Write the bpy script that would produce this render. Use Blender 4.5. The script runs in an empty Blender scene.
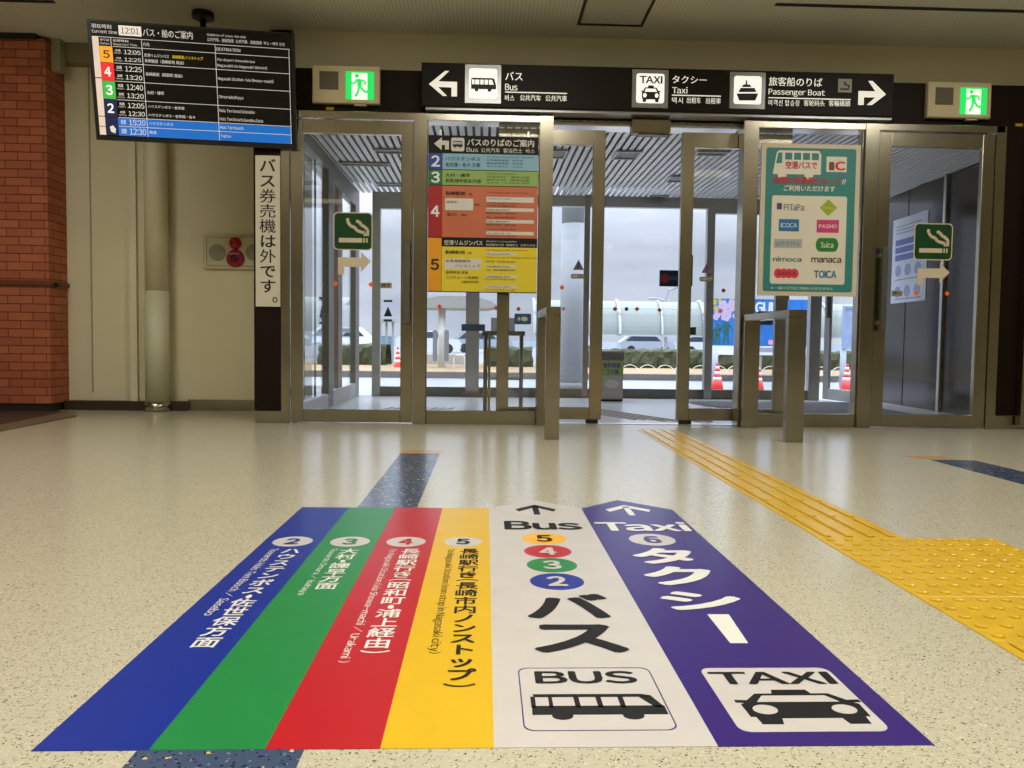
import bpy, math, random
random.seed(7)
S = bpy.context.scene
C = S.collection
# ------------------------------------------------------------------ camera
F = 778.939
FWD = (0.03637834, 0.99819148, -0.04785798)
RGT = (0.99928245, -0.03582922, 0.01228253)
UPV = (-0.01054561, 0.04827046, 0.99877863)
SX, SY, HC = 1.4917, -4.2845, 0.66
from mathutils import Matrix, Vector
cd = bpy.data.cameras.new('camera'); cam = bpy.data.objects.new('camera', cd); C.objects.link(cam)
cd.sensor_width = 36; cd.lens = F / 1024 * 36; cd.shift_x = -SX / 1024; cd.shift_y = SY / 1024
cd.clip_end = 400; cd.clip_start = 0.02
cam.matrix_world = Matrix(((RGT[0], UPV[0], -FWD[0], 0), (RGT[1], UPV[1], -FWD[1], 0), (RGT[2], UPV[2], -FWD[2], HC), (0, 0, 0, 1)))
S.camera = cam
# ------------------------------------------------------------------ colour, world
S.view_settings.view_transform = 'Standard'; S.view_settings.look = 'None'
S.view_settings.exposure = 0.0; S.view_settings.gamma = 1; S.view_settings.use_curve_mapping = False
try:
    S.cycles.use_denoising = True
    S.cycles.denoiser = 'OPENIMAGEDENOISE'
    S.cycles.max_bounces = 10; S.cycles.diffuse_bounces = 4; S.cycles.glossy_bounces = 4
    S.cycles.transparent_max_bounces = 24; S.cycles.sample_clamp_indirect = 6
    S.cycles.caustics_reflective = False
except Exception as e: print(e)
W = bpy.data.worlds.new('overcast_sky'); S.world = W; W.use_nodes = True
ZENITH = 6.8
wn = W.node_tree; wn.nodes.clear()
def N(nt, t, **k):
    n = nt.nodes.new(t)
    for a, b in k.items():
        if a.startswith('i_'): n.inputs[a[2:].replace('_', ' ')].default_value = b
        else: setattr(n, a, b)
    return n
wo = N(wn, 'ShaderNodeOutputWorld'); wb = N(wn, 'ShaderNodeBackground'); tc = N(wn, 'ShaderNodeTexCoord')
mp = N(wn, 'ShaderNodeMapping'); mp.inputs['Scale'].default_value = (1.6, 1.6, 6)
nz = N(wn, 'ShaderNodeTexNoise'); nz.inputs['Scale'].default_value = 2.2; nz.inputs['Detail'].default_value = 5
cr = N(wn, 'ShaderNodeValToRGB'); cr.color_ramp.elements[0].position = .36; cr.color_ramp.elements[0].color = (.52, .59, .76, 1)
cr.color_ramp.elements[1].position = .66; cr.color_ramp.elements[1].color = (.80, .85, .98, 1)
L = wn.links.new
# overcast sky: brighter towards the zenith than at the horizon
sz = N(wn, 'ShaderNodeSeparateXYZ'); ez = N(wn, 'ShaderNodeMapRange'); ez.inputs['From Min'].default_value = .12; ez.inputs['From Max'].default_value = .75; ez.inputs['To Min'].default_value = 1.0; ez.inputs['To Max'].default_value = ZENITH
L(tc.outputs['Generated'], sz.inputs[0]); L(sz.outputs[2], ez.inputs['Value']); L(ez.outputs[0], wb.inputs['Strength'])
L(tc.outputs['Generated'], mp.inputs[0]); L(mp.outputs[0], nz.inputs['Vector']); L(nz.outputs[0], cr.inputs[0]); L(cr.outputs[0], wb.inputs[0]); L(wb.outputs[0], wo.inputs[0])
# room lamps (fluorescent panels in the concourse ceiling, behind and above the viewpoint)
LAMP_W = 44; LAMP_COL = (1.0, .965, .88)
CEIL = 3.25
LAMPS = [(-3.2, 1.0), (0.2, 1.0), (3.6, 1.0), (-3.2, -2.2), (0.2, -2.2), (3.6, -2.2), (-3.4, 4.3), (0.2, 4.1), (3.6, 4.1)]
for lx, ly in LAMPS:
    ld = bpy.data.lights.new('ceiling_lamp_light', 'AREA'); ld.shape = 'RECTANGLE'; ld.size = 1.2; ld.size_y = .5
    ld.energy = LAMP_W; ld.color = LAMP_COL; ld.spread = math.radians(180 if ly > 4 else 145)
    lo = bpy.data.objects.new('ceiling_lamp_light', ld); C.objects.link(lo); lo.location = (lx, ly, CEIL - .05)

# ------------------------------------------------------------------ helpers
def ray(px, py):
    a = (px - 512 - SX) / F; b = -(py - 384 - SY) / F
    return [FWD[i] + RGT[i] * a + UPV[i] * b for i in range(3)]
def onY(px, py, Y):
    d = ray(px, py); t = Y / d[1]; return (d[0] * t, Y, d[2] * t + HC)
def onZ(px, py, z=0.0):
    d = ray(px, py); t = (z - HC) / d[2]; return (d[0] * t, d[1] * t, z)
def XY(px, Y, py=300): return onY(px, py, Y)[0]
def ZY(px, py, Y): return onY(px, py, Y)[2]

MATS = {}
def mat(name, col, rough=.5, metal=0, emit=0, spec=.5, noise=0, nscale=8, bump=0, bscale=40, coat=0, trans=0):
    if name in MATS: return MATS[name]
    m = bpy.data.materials.new(name); m.use_nodes = True; nt = m.node_tree; p = nt.nodes['Principled BSDF']
    p.inputs['Base Color'].default_value = (*col, 1); p.inputs['Roughness'].default_value = rough; p.inputs['Metallic'].default_value = metal
    p.inputs['Specular IOR Level'].default_value = spec
    if coat: p.inputs['Coat Weight'].default_value = coat; p.inputs['Coat Roughness'].default_value = .1
    if emit: p.inputs['Emission Color'].default_value = (*col, 1); p.inputs['Emission Strength'].default_value = emit
    if noise or bump:
        t = N(nt, 'ShaderNodeTexCoord')
    if noise:
        n = N(nt, 'ShaderNodeTexNoise'); n.inputs['Scale'].default_value = nscale; n.inputs['Detail'].default_value = 4
        r = N(nt, 'ShaderNodeValToRGB'); a = tuple(max(0, c * (1 - noise)) for c in col); b = tuple(min(1, c * (1 + noise)) for c in col)
        r.color_ramp.elements[0].position = .3; r.color_ramp.elements[0].color = (*a, 1); r.color_ramp.elements[1].position = .7; r.color_ramp.elements[1].color = (*b, 1)
        nt.links.new(t.outputs['Object'], n.inputs['Vector']); nt.links.new(n.outputs[0], r.inputs[0]); nt.links.new(r.outputs[0], p.inputs['Base Color'])
    if bump:
        n = N(nt, 'ShaderNodeTexNoise'); n.inputs['Scale'].default_value = bscale
        b = N(nt, 'ShaderNodeBump'); b.inputs['Strength'].default_value = bump; b.inputs['Distance'].default_value = .01
        nt.links.new(t.outputs['Object'], n.inputs['Vector']); nt.links.new(n.outputs[0], b.inputs['Height']); nt.links.new(b.outputs[0], p.inputs['Normal'])
    MATS[name] = m; return m

def srgb(r, g, b):
    f = lambda c: (c / 255 / 12.92) if c <= 10 else ((c / 255 + .055) / 1.055) ** 2.4
    return (f(r), f(g), f(b))

class PB:
    """collects geometry for ONE mesh object"""
    def __init__(s, fr=None): s.v = []; s.f = []; s.fr = fr or ((0, 0, 0), (1, 0, 0), (0, 1, 0), (0, 0, 1)); s.smooth = False
    def P(s, u, v, n):
        O, U, V, M = s.fr
        return tuple(O[i] + U[i] * u + V[i] * v + M[i] * n for i in range(3))
    def add(s, vs, fs):
        k = len(s.v); s.v += [s.P(*p) for p in vs]; s.f += [tuple(i + k for i in f) for f in fs]; return s
    def box(s, a0, a1, b0, b1, c0, c1):
        a0, a1 = sorted((a0, a1)); b0, b1 = sorted((b0, b1)); c0, c1 = sorted((c0, c1))
        vs = [(a, b, c) for c in (c0, c1) for b in (b0, b1) for a in (a0, a1)]
        return s.add(vs, [(0, 2, 3, 1), (4, 5, 7, 6), (0, 1, 5, 4), (2, 6, 7, 3), (0, 4, 6, 2), (1, 3, 7, 5)])
    def bev(s, a0, a1, b0, b1, c0, c1, r=.004):
        """box with chamfered vertical-face edges: inset ring on the +c and -c faces"""
        a0, a1 = sorted((a0, a1)); b0, b1 = sorted((b0, b1)); c0, c1 = sorted((c0, c1))
        r = min(r, (a1 - a0) / 3, (b1 - b0) / 3, (c1 - c0) / 3)
        def ring(i, c): return [(a0 + i, b0 + i, c), (a1 - i, b0 + i, c), (a1 - i, b1 - i, c), (a0 + i, b1 - i, c)]
        vs = ring(r, c0) + ring(0, c0 + r) + ring(0, c1 - r) + ring(r, c1)
        fs = [(3, 2, 1, 0), (12, 13, 14, 15)]
        for k in range(3):
            for j in range(4): fs.append((k * 4 + j, k * 4 + (j + 1) % 4, k * 4 + 4 + (j + 1) % 4, k * 4 + 4 + j))
        return s.add(vs, fs)
    def prism(s, pts, c0, c1):
        n = len(pts)
        ar = sum(pts[i][0] * pts[(i + 1) % n][1] - pts[(i + 1) % n][0] * pts[i][1] for i in range(n))
        if ar < 0: pts = pts[::-1]
        c0, c1 = min(c0, c1), max(c0, c1)
        vs = [(*p, c0) for p in pts] + [(*p, c1) for p in pts]
        fs = [tuple(range(n - 1, -1, -1)), tuple(range(n, 2 * n))] + [(i, (i + 1) % n, n + (i + 1) % n, n + i) for i in range(n)]
        return s.add(vs, fs)
    def disc(s, u, v, ru, rv, c0, c1, n=32): return s.prism([(u + ru * math.cos(2 * math.pi * i / n), v + rv * math.sin(2 * math.pi * i / n)) for i in range(n)], c0, c1)
    def rrect(s, a0, a1, b0, b1, r, c0, c1, n=6):
        return s.prism(rr(a0, a1, b0, b1, r, n), c0, c1)
    def frame(s, a0, a1, b0, b1, t, c0, c1):
        """hollow rectangle; t = thickness or (left,right,bottom,top)"""
        l, r_, b, t_ = t if isinstance(t, tuple) else (t,) * 4
        s.bev(a0, a0 + l, b0, b1, c0, c1, .003); s.bev(a1 - r_, a1, b0, b1, c0, c1, .003)
        s.bev(a0 + l, a1 - r_, b0, b0 + b, c0, c1, .003); s.bev(a0 + l, a1 - r_, b1 - t_, b1, c0, c1, .003); return s
    def outline(s, pts, t, c0, c1):
        """closed outline band of thickness t inside pts (roughly convex)"""
        cx = sum(p[0] for p in pts) / len(pts); cy = sum(p[1] for p in pts) / len(pts)
        w = max(p[0] for p in pts) - min(p[0] for p in pts); h = max(p[1] for p in pts) - min(p[1] for p in pts)
        kx = 1 - 2 * t / w; ky = 1 - 2 * t / h
        q = [(cx + (p[0] - cx) * kx, cy + (p[1] - cy) * ky) for p in pts]; n = len(pts)
        for i in range(n):
            j = (i + 1) % n; s.prism([pts[i], pts[j], q[j], q[i]], c0, c1)
        return s
    def rev(s, prof, u, v, n=24):
        """lathe about the c axis: prof = [(r, c)...]"""
        k = len(prof); vs = []; fs = []
        for r, c in prof:
            for i in range(n): a = 2 * math.pi * i / n; vs.append((u + r * math.cos(a), v + r * math.sin(a), c))
        for j in range(k - 1):
            for i in range(n): fs.append((j * n + i, j * n + (i + 1) % n, (j + 1) * n + (i + 1) % n, (j + 1) * n + i))
        fs.append(tuple(range(n - 1, -1, -1))); fs.append(tuple((k - 1) * n + i for i in range(n)))
        return s.add(vs, fs)
    def tube(s, pts, r, n=8):
        vs = []; fs = []; P_ = [Vector(p) for p in pts]
        for i, p in enumerate(P_):
            d = (P_[min(i + 1, len(P_) - 1)] - P_[max(i - 1, 0)]).normalized()
            a = d.cross(Vector((0, 0, 1))) if abs(d.z) < .9 else d.cross(Vector((1, 0, 0))); a.normalize(); b = d.cross(a)
            for j in range(n): t = 2 * math.pi * j / n; vs.append(tuple(p + a * r * math.cos(t) + b * r * math.sin(t)))
        for i in range(len(P_) - 1):
            for j in range(n): fs.append((i * n + j, i * n + (j + 1) % n, (i + 1) * n + (j + 1) % n, (i + 1) * n + j))
        fs.append(tuple(range(n - 1, -1, -1))); fs.append(tuple((len(P_) - 1) * n + i for i in range(n)))
        return s.add(vs, fs)
    # ---- writing
    def glyphs(s, body, u0, u1, v0, v1, c, bold=.0, rot=0, em=False):
        """text fitted into the rectangle (u0..u1, v0..v1). rot=-90: the line runs towards -v. em: keep the cell instead of the ink box"""
        vs, fs, bb = font_mesh(body, bold)
        if not vs: return s
        x0, x1, y0, y1 = bb if not em else (0, 1, -.14, .88)
        w = max(x1 - x0, 1e-4); h = max(y1 - y0, 1e-4); out = []
        for x, y, lz in vs:
            a = (x - x0) / w; b = (y - y0) / h
            if rot == 0: out.append((u0 + a * (u1 - u0), v0 + b * (v1 - v0), c + lz))
            elif rot == -90: out.append((u0 + b * (u1 - u0), v1 - a * (v1 - v0), c + lz))
        return s.add(out, fs)
    def line(s, body, u0, v0, h, c, bold=0., w=None, wmax=None):
        """one line of text with ink height h, natural width unless w"""
        vs, fs, bb = font_mesh(body, bold)
        if not vs: return s
        k = h / (bb[3] - bb[2]); ww = w or (bb[1] - bb[0]) * k
        if wmax: ww = min(ww, wmax)
        return s.glyphs(body, u0, u0 + ww, v0, v0 + h, c, bold)
    def column(s, body, u0, u1, vtop, vbot, c, bold=.0, narrow={}):
        ws = [narrow.get(ch, 1.0) for ch in body]; tot = sum(ws); v = vtop
        for ch, w in zip(body, ws):
            hh = (vtop - vbot) * w / tot
            if ch in '()（）': s.glyphs(ch.replace('（', '(').replace('）', ')'), u0, u1, v - hh * .75, v - hh * .25, c, bold, rot=-90)
            elif ch in '・': s.disc((u0 + u1) / 2, v - hh / 2, (u1 - u0) * .12, hh * .22 / w * 1.0, c - .0002, c)
            else: s.glyphs(ch, u0, u1, v - hh, v, c, bold * (1.9 if 0x3040 <= ord(ch) <= 0x30ff else 1), em=True)
            v -= hh
        return s
    def build(s, name, m, parent=None, kind=None, label=None, smooth=False):
        me = bpy.data.meshes.new(name); off = parent['_o'] if parent is not None and '_o' in parent else (0, 0, 0)
        me.from_pydata([(v[0] - off[0], v[1] - off[1], v[2] - off[2]) for v in s.v], [], s.f); me.update()
        me.materials.append(m)
        if smooth: me.polygons.foreach_set('use_smooth', [True] * len(me.polygons))
        o = bpy.data.objects.new(name, me); C.objects.link(o)
        if parent is not None: o.parent = parent; o['_o'] = off
        if kind: o['kind'] = kind
        if label: o['label'] = label
        return o
def rr(a0, a1, b0, b1, r, n=6):
    pts = []
    for cx, cy, t0 in ((a1 - r, b1 - r, 0), (a0 + r, b1 - r, 90), (a0 + r, b0 + r, 180), (a1 - r, b0 + r, 270)):
        for i in range(n + 1): t = math.radians(t0 + 90 * i / n); pts.append((cx + r * math.cos(t), cy + r * math.sin(t)))
    return pts
_fc = {}; _cu = bpy.data.curves.new('lettering', 'FONT'); _to = bpy.data.objects.new('lettering', _cu); _sc = bpy.data.scenes.new('lettering_shop'); _sc.collection.objects.link(_to); _vl = _sc.view_layers[0]; _cu.resolution_u = 3
_cc = {}
def char_mesh(ch):
    if ch == 'I': return ([(.2, 0), (.31, 0), (.31, .74), (.2, .74)], [(0, 1, 2, 3)])
    if ch not in _cc:
        c2 = chr(ord(ch) + 0xFEE0) if 33 <= ord(ch) <= 126 else ch       # the wide form of a Latin letter is the plain grotesque one
        _cu.body = c2; _vl.update()
        me = bpy.data.meshes.new_from_object(_to.evaluated_get(_vl.depsgraph))
        _cc[ch] = ([(v.co.x, v.co.y) for v in me.vertices], [tuple(p.vertices) for p in me.polygons]); bpy.data.meshes.remove(me)
    return _cc[ch]
def font_mesh(body, bold):
    """glyph outlines as flat faces; weight comes from overlapping slightly shifted copies"""
    k = (body, bold)
    if k not in _fc:
        v0 = []; f0 = []; pen = 0.0; prev = ''
        for ch in body:
            if ch in ' \u3000': pen += .28 if ch == ' ' else .6; continue
            cv, cf = char_mesh(ch)
            if not cv: pen += .3; continue
            n = len(v0)
            if prev == 'T' and ch in 'Aao': pen -= .11
            if prev == 'A' and ch == 'X': pen -= .04
            prev = ch
            if 33 <= ord(ch) <= 126:
                x0 = min(q[0] for q in cv); x1 = max(q[0] for q in cv); v0 += [(x - x0 + pen + .045, y) for x, y in cv]; pen += x1 - x0 + .09
            else: v0 += [(x + pen, y) for x, y in cv]; pen += 1.0
            f0 += [tuple(q + n for q in f) for f in cf]
        if len(body) == 1 and v0 and not 33 <= ord(body) <= 126: pass
        if bold <= 0: sh = [(0, 0)]
        elif bold <= .012: sh = [(-bold, 0), (bold, 0)]
        elif bold > .025: sh = [(bold * math.cos(t * math.pi / 4), bold * .85 * math.sin(t * math.pi / 4)) for t in range(8)] + [(0, 0)]
        else: b = bold; sh = [(-b, -b * .7), (b, -b * .7), (-b, b * .7), (b, b * .7)] + ([(0, 0)] if b > .02 else [])
        vs = []; fs = []
        for dx, dy in sh:
            n = len(vs); ly = sh.index((dx, dy)); vs += [(x + dx, y + dy, ly * .00012) for x, y in v0]; fs += [tuple(q + n for q in f) for f in f0]
        bb = (min(v[0] for v in vs), max(v[0] for v in vs), min(v[1] for v in vs), max(v[1] for v in vs)) if vs else (0, 1, 0, 1)
        _fc[k] = (vs, fs, bb)
    return _fc[k]
def thing(name, label=None, cat=None, loc=(0, 0, 0), group=None, kind=None):
    o = bpy.data.objects.new(name, None); o.empty_display_size = .05; C.objects.link(o); o.location = loc; o['_o'] = tuple(loc)
    tag(o, label, cat, group, kind); return o
def tag(o, label=None, cat=None, group=None, kind=None):
    for k, v in (('label', label), ('category', cat), ('group', group), ('kind', kind)):
        if v: o[k] = v
    return o
def copy_tree(o, parent=None):
    c = o.copy(); C.objects.link(c)
    if parent is not None: c.parent = parent
    for ch in [x for x in o.children]: copy_tree(ch, c)
    return c
def wall_fr(x0=0, y0=0, z0=0): return ((x0, y0, z0), (1, 0, 0), (0, 0, 1), (0, -1, 0))   # u right, v up, n towards the viewer side

# ------------------------------------------------------------------ materials
steel = mat('brushed_steel', (.40, .365, .29), .22, 1, noise=.12, nscale=2.2)
_nt = steel.node_tree; _t = N(_nt, 'ShaderNodeTexCoord'); _m = N(_nt, 'ShaderNodeMapping'); _m.inputs['Scale'].default_value = (400, 400, 3); _n = N(_nt, 'ShaderNodeTexNoise'); _n.inputs['Scale'].default_value = 1
_b = N(_nt, 'ShaderNodeBump'); _b.inputs['Strength'].default_value = .12; _b.inputs['Distance'].default_value = .002
_nt.links.new(_t.outputs['Object'], _m.inputs[0]); _nt.links.new(_m.outputs[0], _n.inputs['Vector']); _nt.links.new(_n.outputs[0], _b.inputs['Height']); _nt.links.new(_b.outputs[0], _nt.nodes['Principled BSDF'].inputs['Normal'])
steel_b = mat('bright_steel', (.62, .60, .56), .28, 1)
steel_d = mat('dark_steel', (.16, .155, .14), .4, .8)
alu = mat('grey_aluminium', (.42, .41, .39), .42, .6)
brown = mat('dark_brown_panel', srgb(28, 16, 8), .5, spec=.15)
signbrown = mat('sign_dark_face', srgb(24, 17, 10), .5, spec=.15)
paint = mat('beige_paint', (.66, .60, .41), .75, noise=.04, nscale=1.5)
blk = mat('black_plastic', (.006, .006, .006), .4)
white = mat('white_film', srgb(225, 217, 205), .45, noise=.05, nscale=6)
whitep = mat('white_paint', (.75, .75, .73), .5)
cream = mat('cream_sign', srgb(205, 190, 165), .5)
ink = mat('black_ink', srgb(22, 22, 22), .6)
vent_hole = mat('dark_gap', (.015, .015, .015), .9)
def film(name, c, r=.30): return mat(name, srgb(*c), r, noise=.04, nscale=9, spec=.32)
fblue = film('blue_floor_film', (14, 42, 140)); fgreen = film('green_floor_film', (28, 126, 62)); fred = film('red_floor_film', (178, 22, 32))
fyel = film('yellow_floor_film', (214, 172, 18)); fviolet = film('violet_floor_film', (48, 24, 110)); fwhite = film('white_floor_film', (194, 189, 185))

# terrazzo floor
def terrazzo(name, base, chips, scale=75, rough=.2, dens=.3):
    m = bpy.data.materials.new(name); m.use_nodes = True; nt = m.node_tree; p = nt.nodes['Principled BSDF']; l = nt.links.new
    t = N(nt, 'ShaderNodeTexCoord')
    cur = None
    nzb = N(nt, 'ShaderNodeTexNoise'); nzb.inputs['Scale'].default_value = 130; nzb.inputs['Detail'].default_value = 3; l(t.outputs['Object'], nzb.inputs['Vector'])
    mb = N(nt, 'ShaderNodeMix', data_type='RGBA'); mb.inputs['A'].default_value = (*[c * .84 for c in base], 1); mb.inputs['B'].default_value = (*[min(1, c * 1.14) for c in base], 1)
    l(nzb.outputs[0], mb.inputs['Factor']); cur = mb.outputs['Result']
    nd = N(nt, 'ShaderNodeTexNoise'); nd.inputs['Scale'].default_value = 60; l(t.outputs['Object'], nd.inputs['Vector'])
    va = N(nt, 'ShaderNodeVectorMath', operation='MULTIPLY_ADD'); va.inputs[1].default_value = (.02, .02, .02); l(nd.outputs['Color'], va.inputs[0]); l(t.outputs['Object'], va.inputs[2])
    for k, (col, sc, d, size) in enumerate(chips):
        v = N(nt, 'ShaderNodeTexVoronoi'); v.inputs['Scale'].default_value = sc; l(va.outputs[0], v.inputs['Vector'])
        sep = N(nt, 'ShaderNodeSeparateColor'); l(v.outputs['Color'], sep.inputs[0])
        a = N(nt, 'ShaderNodeMath', operation='LESS_THAN'); a.inputs[1].default_value = d; l(sep.outputs[k % 3], a.inputs[0])
        b = N(nt, 'ShaderNodeMath', operation='LESS_THAN'); b.inputs[1].default_value = size; l(v.outputs['Distance'], b.inputs[0])
        c = N(nt, 'ShaderNodeMath', operation='MULTIPLY'); l(a.outputs[0], c.inputs[0]); l(b.outputs[0], c.inputs[1])
        mx = N(nt, 'ShaderNodeMix', data_type='RGBA'); l(c.outputs[0], mx.inputs['Factor']); l(cur, mx.inputs['A']); mx.inputs['B'].default_value = (*col, 1); cur = mx.outputs['Result']
    l(cur, p.inputs['Base Color']); p.inputs['Roughness'].default_value = rough; p.inputs['Specular IOR Level'].default_value = .75
    nr = N(nt, 'ShaderNodeTexNoise'); nr.inputs['Scale'].default_value = 3; l(t.outputs['Object'], nr.inputs['Vector'])
    bp = N(nt, 'ShaderNodeBump'); bp.inputs['Strength'].default_value = .12; bp.inputs['Distance'].default_value = .02; l(nr.outputs[0], bp.inputs['Height']); l(bp.outputs[0], p.inputs['Normal'])
    return m
floor_m = terrazzo('beige_terrazzo', srgb(188, 182, 160), [(srgb(120, 112, 96), 230, .16, .42), (srgb(84, 88, 98), 190, .10, .34), (srgb(50, 48, 48), 160, .07, .28), (srgb(215, 205, 180), 220, .15, .4)])
navy_m = terrazzo('navy_terrazzo', srgb(62, 78, 106), [(srgb(215, 185, 105), 85, .14, .38), (srgb(20, 30, 55), 130, .3, .4), (srgb(120, 130, 150), 130, .12, .35)])
vfloor_m = mat('vestibule_stone', srgb(196, 196, 194), .22, noise=.06, nscale=40)
mat_m = mat('grey_entrance_mat', srgb(92, 92, 96), .95, bump=.6, bscale=300)

def perforated():
    m = bpy.data.materials.new('perforated_ceiling'); m.use_nodes = True; nt = m.node_tree; p = nt.nodes['Principled BSDF']; l = nt.links.new
    t = N(nt, 'ShaderNodeTexCoord'); v = N(nt, 'ShaderNodeTexVoronoi'); v.inputs['Scale'].default_value = 32; v.inputs['Randomness'].default_value = 0
    l(t.outputs['Object'], v.inputs['Vector'])
    r = N(nt, 'ShaderNodeValToRGB'); r.color_ramp.elements[0].position = .16; r.color_ramp.elements[0].color = (.40, .38, .30, 1); r.color_ramp.elements[1].position = .24; r.color_ramp.elements[1].color = (.70, .68, .56, 1)
    l(v.outputs['Distance'], r.inputs[0]); l(r.outputs[0], p.inputs['Base Color']); p.inputs['Roughness'].default_value = .8; return m
ceil_m = perforated()
def brick():
    m = bpy.data.materials.new('red_brick'); m.use_nodes = True; nt = m.node_tree; p = nt.nodes['Principled BSDF']; l = nt.links.new
    t = N(nt, 'ShaderNodeTexCoord'); sp = N(nt, 'ShaderNodeSeparateXYZ'); l(t.outputs['Object'], sp.inputs[0])
    ad = N(nt, 'ShaderNodeMath', operation='ADD'); l(sp.outputs[0], ad.inputs[0]); l(sp.outputs[1], ad.inputs[1])
    cb = N(nt, 'ShaderNodeCombineXYZ'); l(ad.outputs[0], cb.inputs[0]); l(sp.outputs[2], cb.inputs[1])
    b = N(nt, 'ShaderNodeTexBrick'); b.inputs['Scale'].default_value = 1; b.inputs['Brick Width'].default_value = .215; b.inputs['Row Height'].default_value = .0725
    b.inputs['Mortar Size'].default_value = .0035; b.inputs['Color1'].default_value = (*srgb(188, 106, 70), 1); b.inputs['Color2'].default_value = (*srgb(170, 90, 58), 1); b.inputs['Mortar'].default_value = (*srgb(96, 46, 30), 1)
    l(cb.outputs[0], b.inputs['Vector'])
    n = N(nt, 'ShaderNodeTexNoise'); n.inputs['Scale'].default_value = 14; l(t.outputs['Object'], n.inputs['Vector'])
    mx = N(nt, 'ShaderNodeMix', data_type='RGBA', blend_type='MULTIPLY'); mx.inputs['Factor'].default_value = .5
    rp = N(nt, 'ShaderNodeValToRGB'); rp.color_ramp.elements[0].color = (.6, .6, .6, 1); l(n.outputs[0], rp.inputs[0]); l(b.outputs[0], mx.inputs['A']); l(rp.outputs[0], mx.inputs['B']); l(mx.outputs['Result'], p.inputs['Base Color'])
    bp = N(nt, 'ShaderNodeBump'); bp.invert = True; bp.inputs['Distance'].default_value = .006; l(b.outputs['Fac'], bp.inputs['Height']); l(bp.outputs[0], p.inputs['Normal'])
    p.inputs['Roughness'].default_value = .8; return m
brick_m = brick()
def glassm(name, tint=(.93, .95, .94), refl=1.0):
    m = bpy.data.materials.new(name); m.use_nodes = True; nt = m.node_tree; nt.nodes.clear(); l = nt.links.new
    o = N(nt, 'ShaderNodeOutputMaterial'); a = N(nt, 'ShaderNodeBsdfTransparent'); a.inputs[0].default_value = (*tint, 1)
    g = N(nt, 'ShaderNodeBsdfGlossy'); g.inputs['Roughness'].default_value = .01; g.inputs[0].default_value = (refl, refl, refl, 1)
    lw = N(nt, 'ShaderNodeLayerWeight'); lw.inputs[0].default_value = .5; pw5 = N(nt, 'ShaderNodeMath', operation='POWER'); pw5.inputs[1].default_value = 5
    f = N(nt, 'ShaderNodeMapRange'); f.inputs['To Min'].default_value = .035; f.inputs['To Max'].default_value = .9; mx = N(nt, 'ShaderNodeMixShader')
    l(lw.outputs['Facing'], pw5.inputs[0]); l(pw5.outputs[0], f.inputs['Value']); l(f.outputs[0], mx.inputs[0]); l(a.outputs[0], mx.inputs[1]); l(g.outputs[0], mx.inputs[2]); l(mx.outputs[0], o.inputs[0]); return m
glass = glassm('clear_glass', (.97, .98, .98))

# ------------------------------------------------------------------ setting
D = 6.19
def struct(name, pb, m, smooth=False): return pb.build(name, m, kind='structure', smooth=smooth)
YB = 6.72          # bulkhead above the doors
YR = 7.25          # recessed wall on the left
YO = 9.35          # outer line of the vestibule
ZV = 2.42          # vestibule ceiling
struct('floor', PB().box(-9, 9, -7, 6.42, -.2, 0), floor_m)
PBf = PB().box(-9, -1.85, 6.42, YR, -.2, 0); struct('floor', PBf, floor_m)
struct('ceiling', PB().box(-9, 9, -7, YR + .3, CEIL, CEIL + .1), ceil_m)
struct('wall_back', PB().box(-9, 9, -7.2, -7, 0, CEIL), paint)
struct('wall_left', PB().box(-9.2, -9, -7, YR, 0, CEIL), paint)
struct('wall_right', PB().box(9, 9.2, -7, YR, 0, CEIL), paint)
wl = PB(); wl.box(-9, -1.82, YR, YR + .2, -.2, CEIL)
struct('trim_20', PB().box(XY(133, YR), XY(140, YR), YR - .07, YR, 0, CEIL).box(XY(140, YR), XY(147, YR), YR - .035, YR, 0, CEIL), paint)
struct('wall_recess', wl, paint)
struct('trim_1', PB().box(XY(92, YR) - .004, XY(92, YR) + .004, YR - .012, YR, ZY(92, 392, YR), CEIL), mat('joint_cover', (.36, .32, .2), .7))
struct('wall_front', PB().box(-1.82, 9, YB, YB + .2, 2.56, CEIL), paint)
struct('wall_return', PB().box(-1.84, -1.64, 6.32, YB, 0, 2.44).box(-1.84, -1.64, YB, YR + .2, 0, CEIL), paint)
struct('wall_front_right', PB().box(XY(998, D), 9, D + .06, D + .3, 0, 2.45), brown)
# beam at the top of the recess
struct('trim_2', PB().box(-3.78, -1.84, YR - .12, YR, CEIL - .17, CEIL - .0), mat('beam_paint', (.24, .2, .12), .7))
# baseboards
bb = mat('dark_baseboard', srgb(58, 46, 34), .35)
struct('baseboard_left', PB().box(-3.8, XY(188, YR), YR - .085, YR, 0, .085), bb)
struct('baseboard_middle', PB().box(XY(188, YR), -1.84, YR - .02, YR, 0, .10), steel)
# header
hd = PB(); hd.bev(-1.82, 9, 6.30, YB + .02, 2.44, 2.80); struct('trim_3', hd, brown)
zh = 2.35
struct('trim_4', PB().bev(-1.62, 0.50, D, D + .16, zh + .035, 2.44).bev(2.03, XY(998, D), D, D + .16, zh + .035, 2.44), steel)
struct('trim_5', PB().bev(.50, 2.03, 6.30, 6.48, 2.40, 2.44), steel_b)

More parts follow.
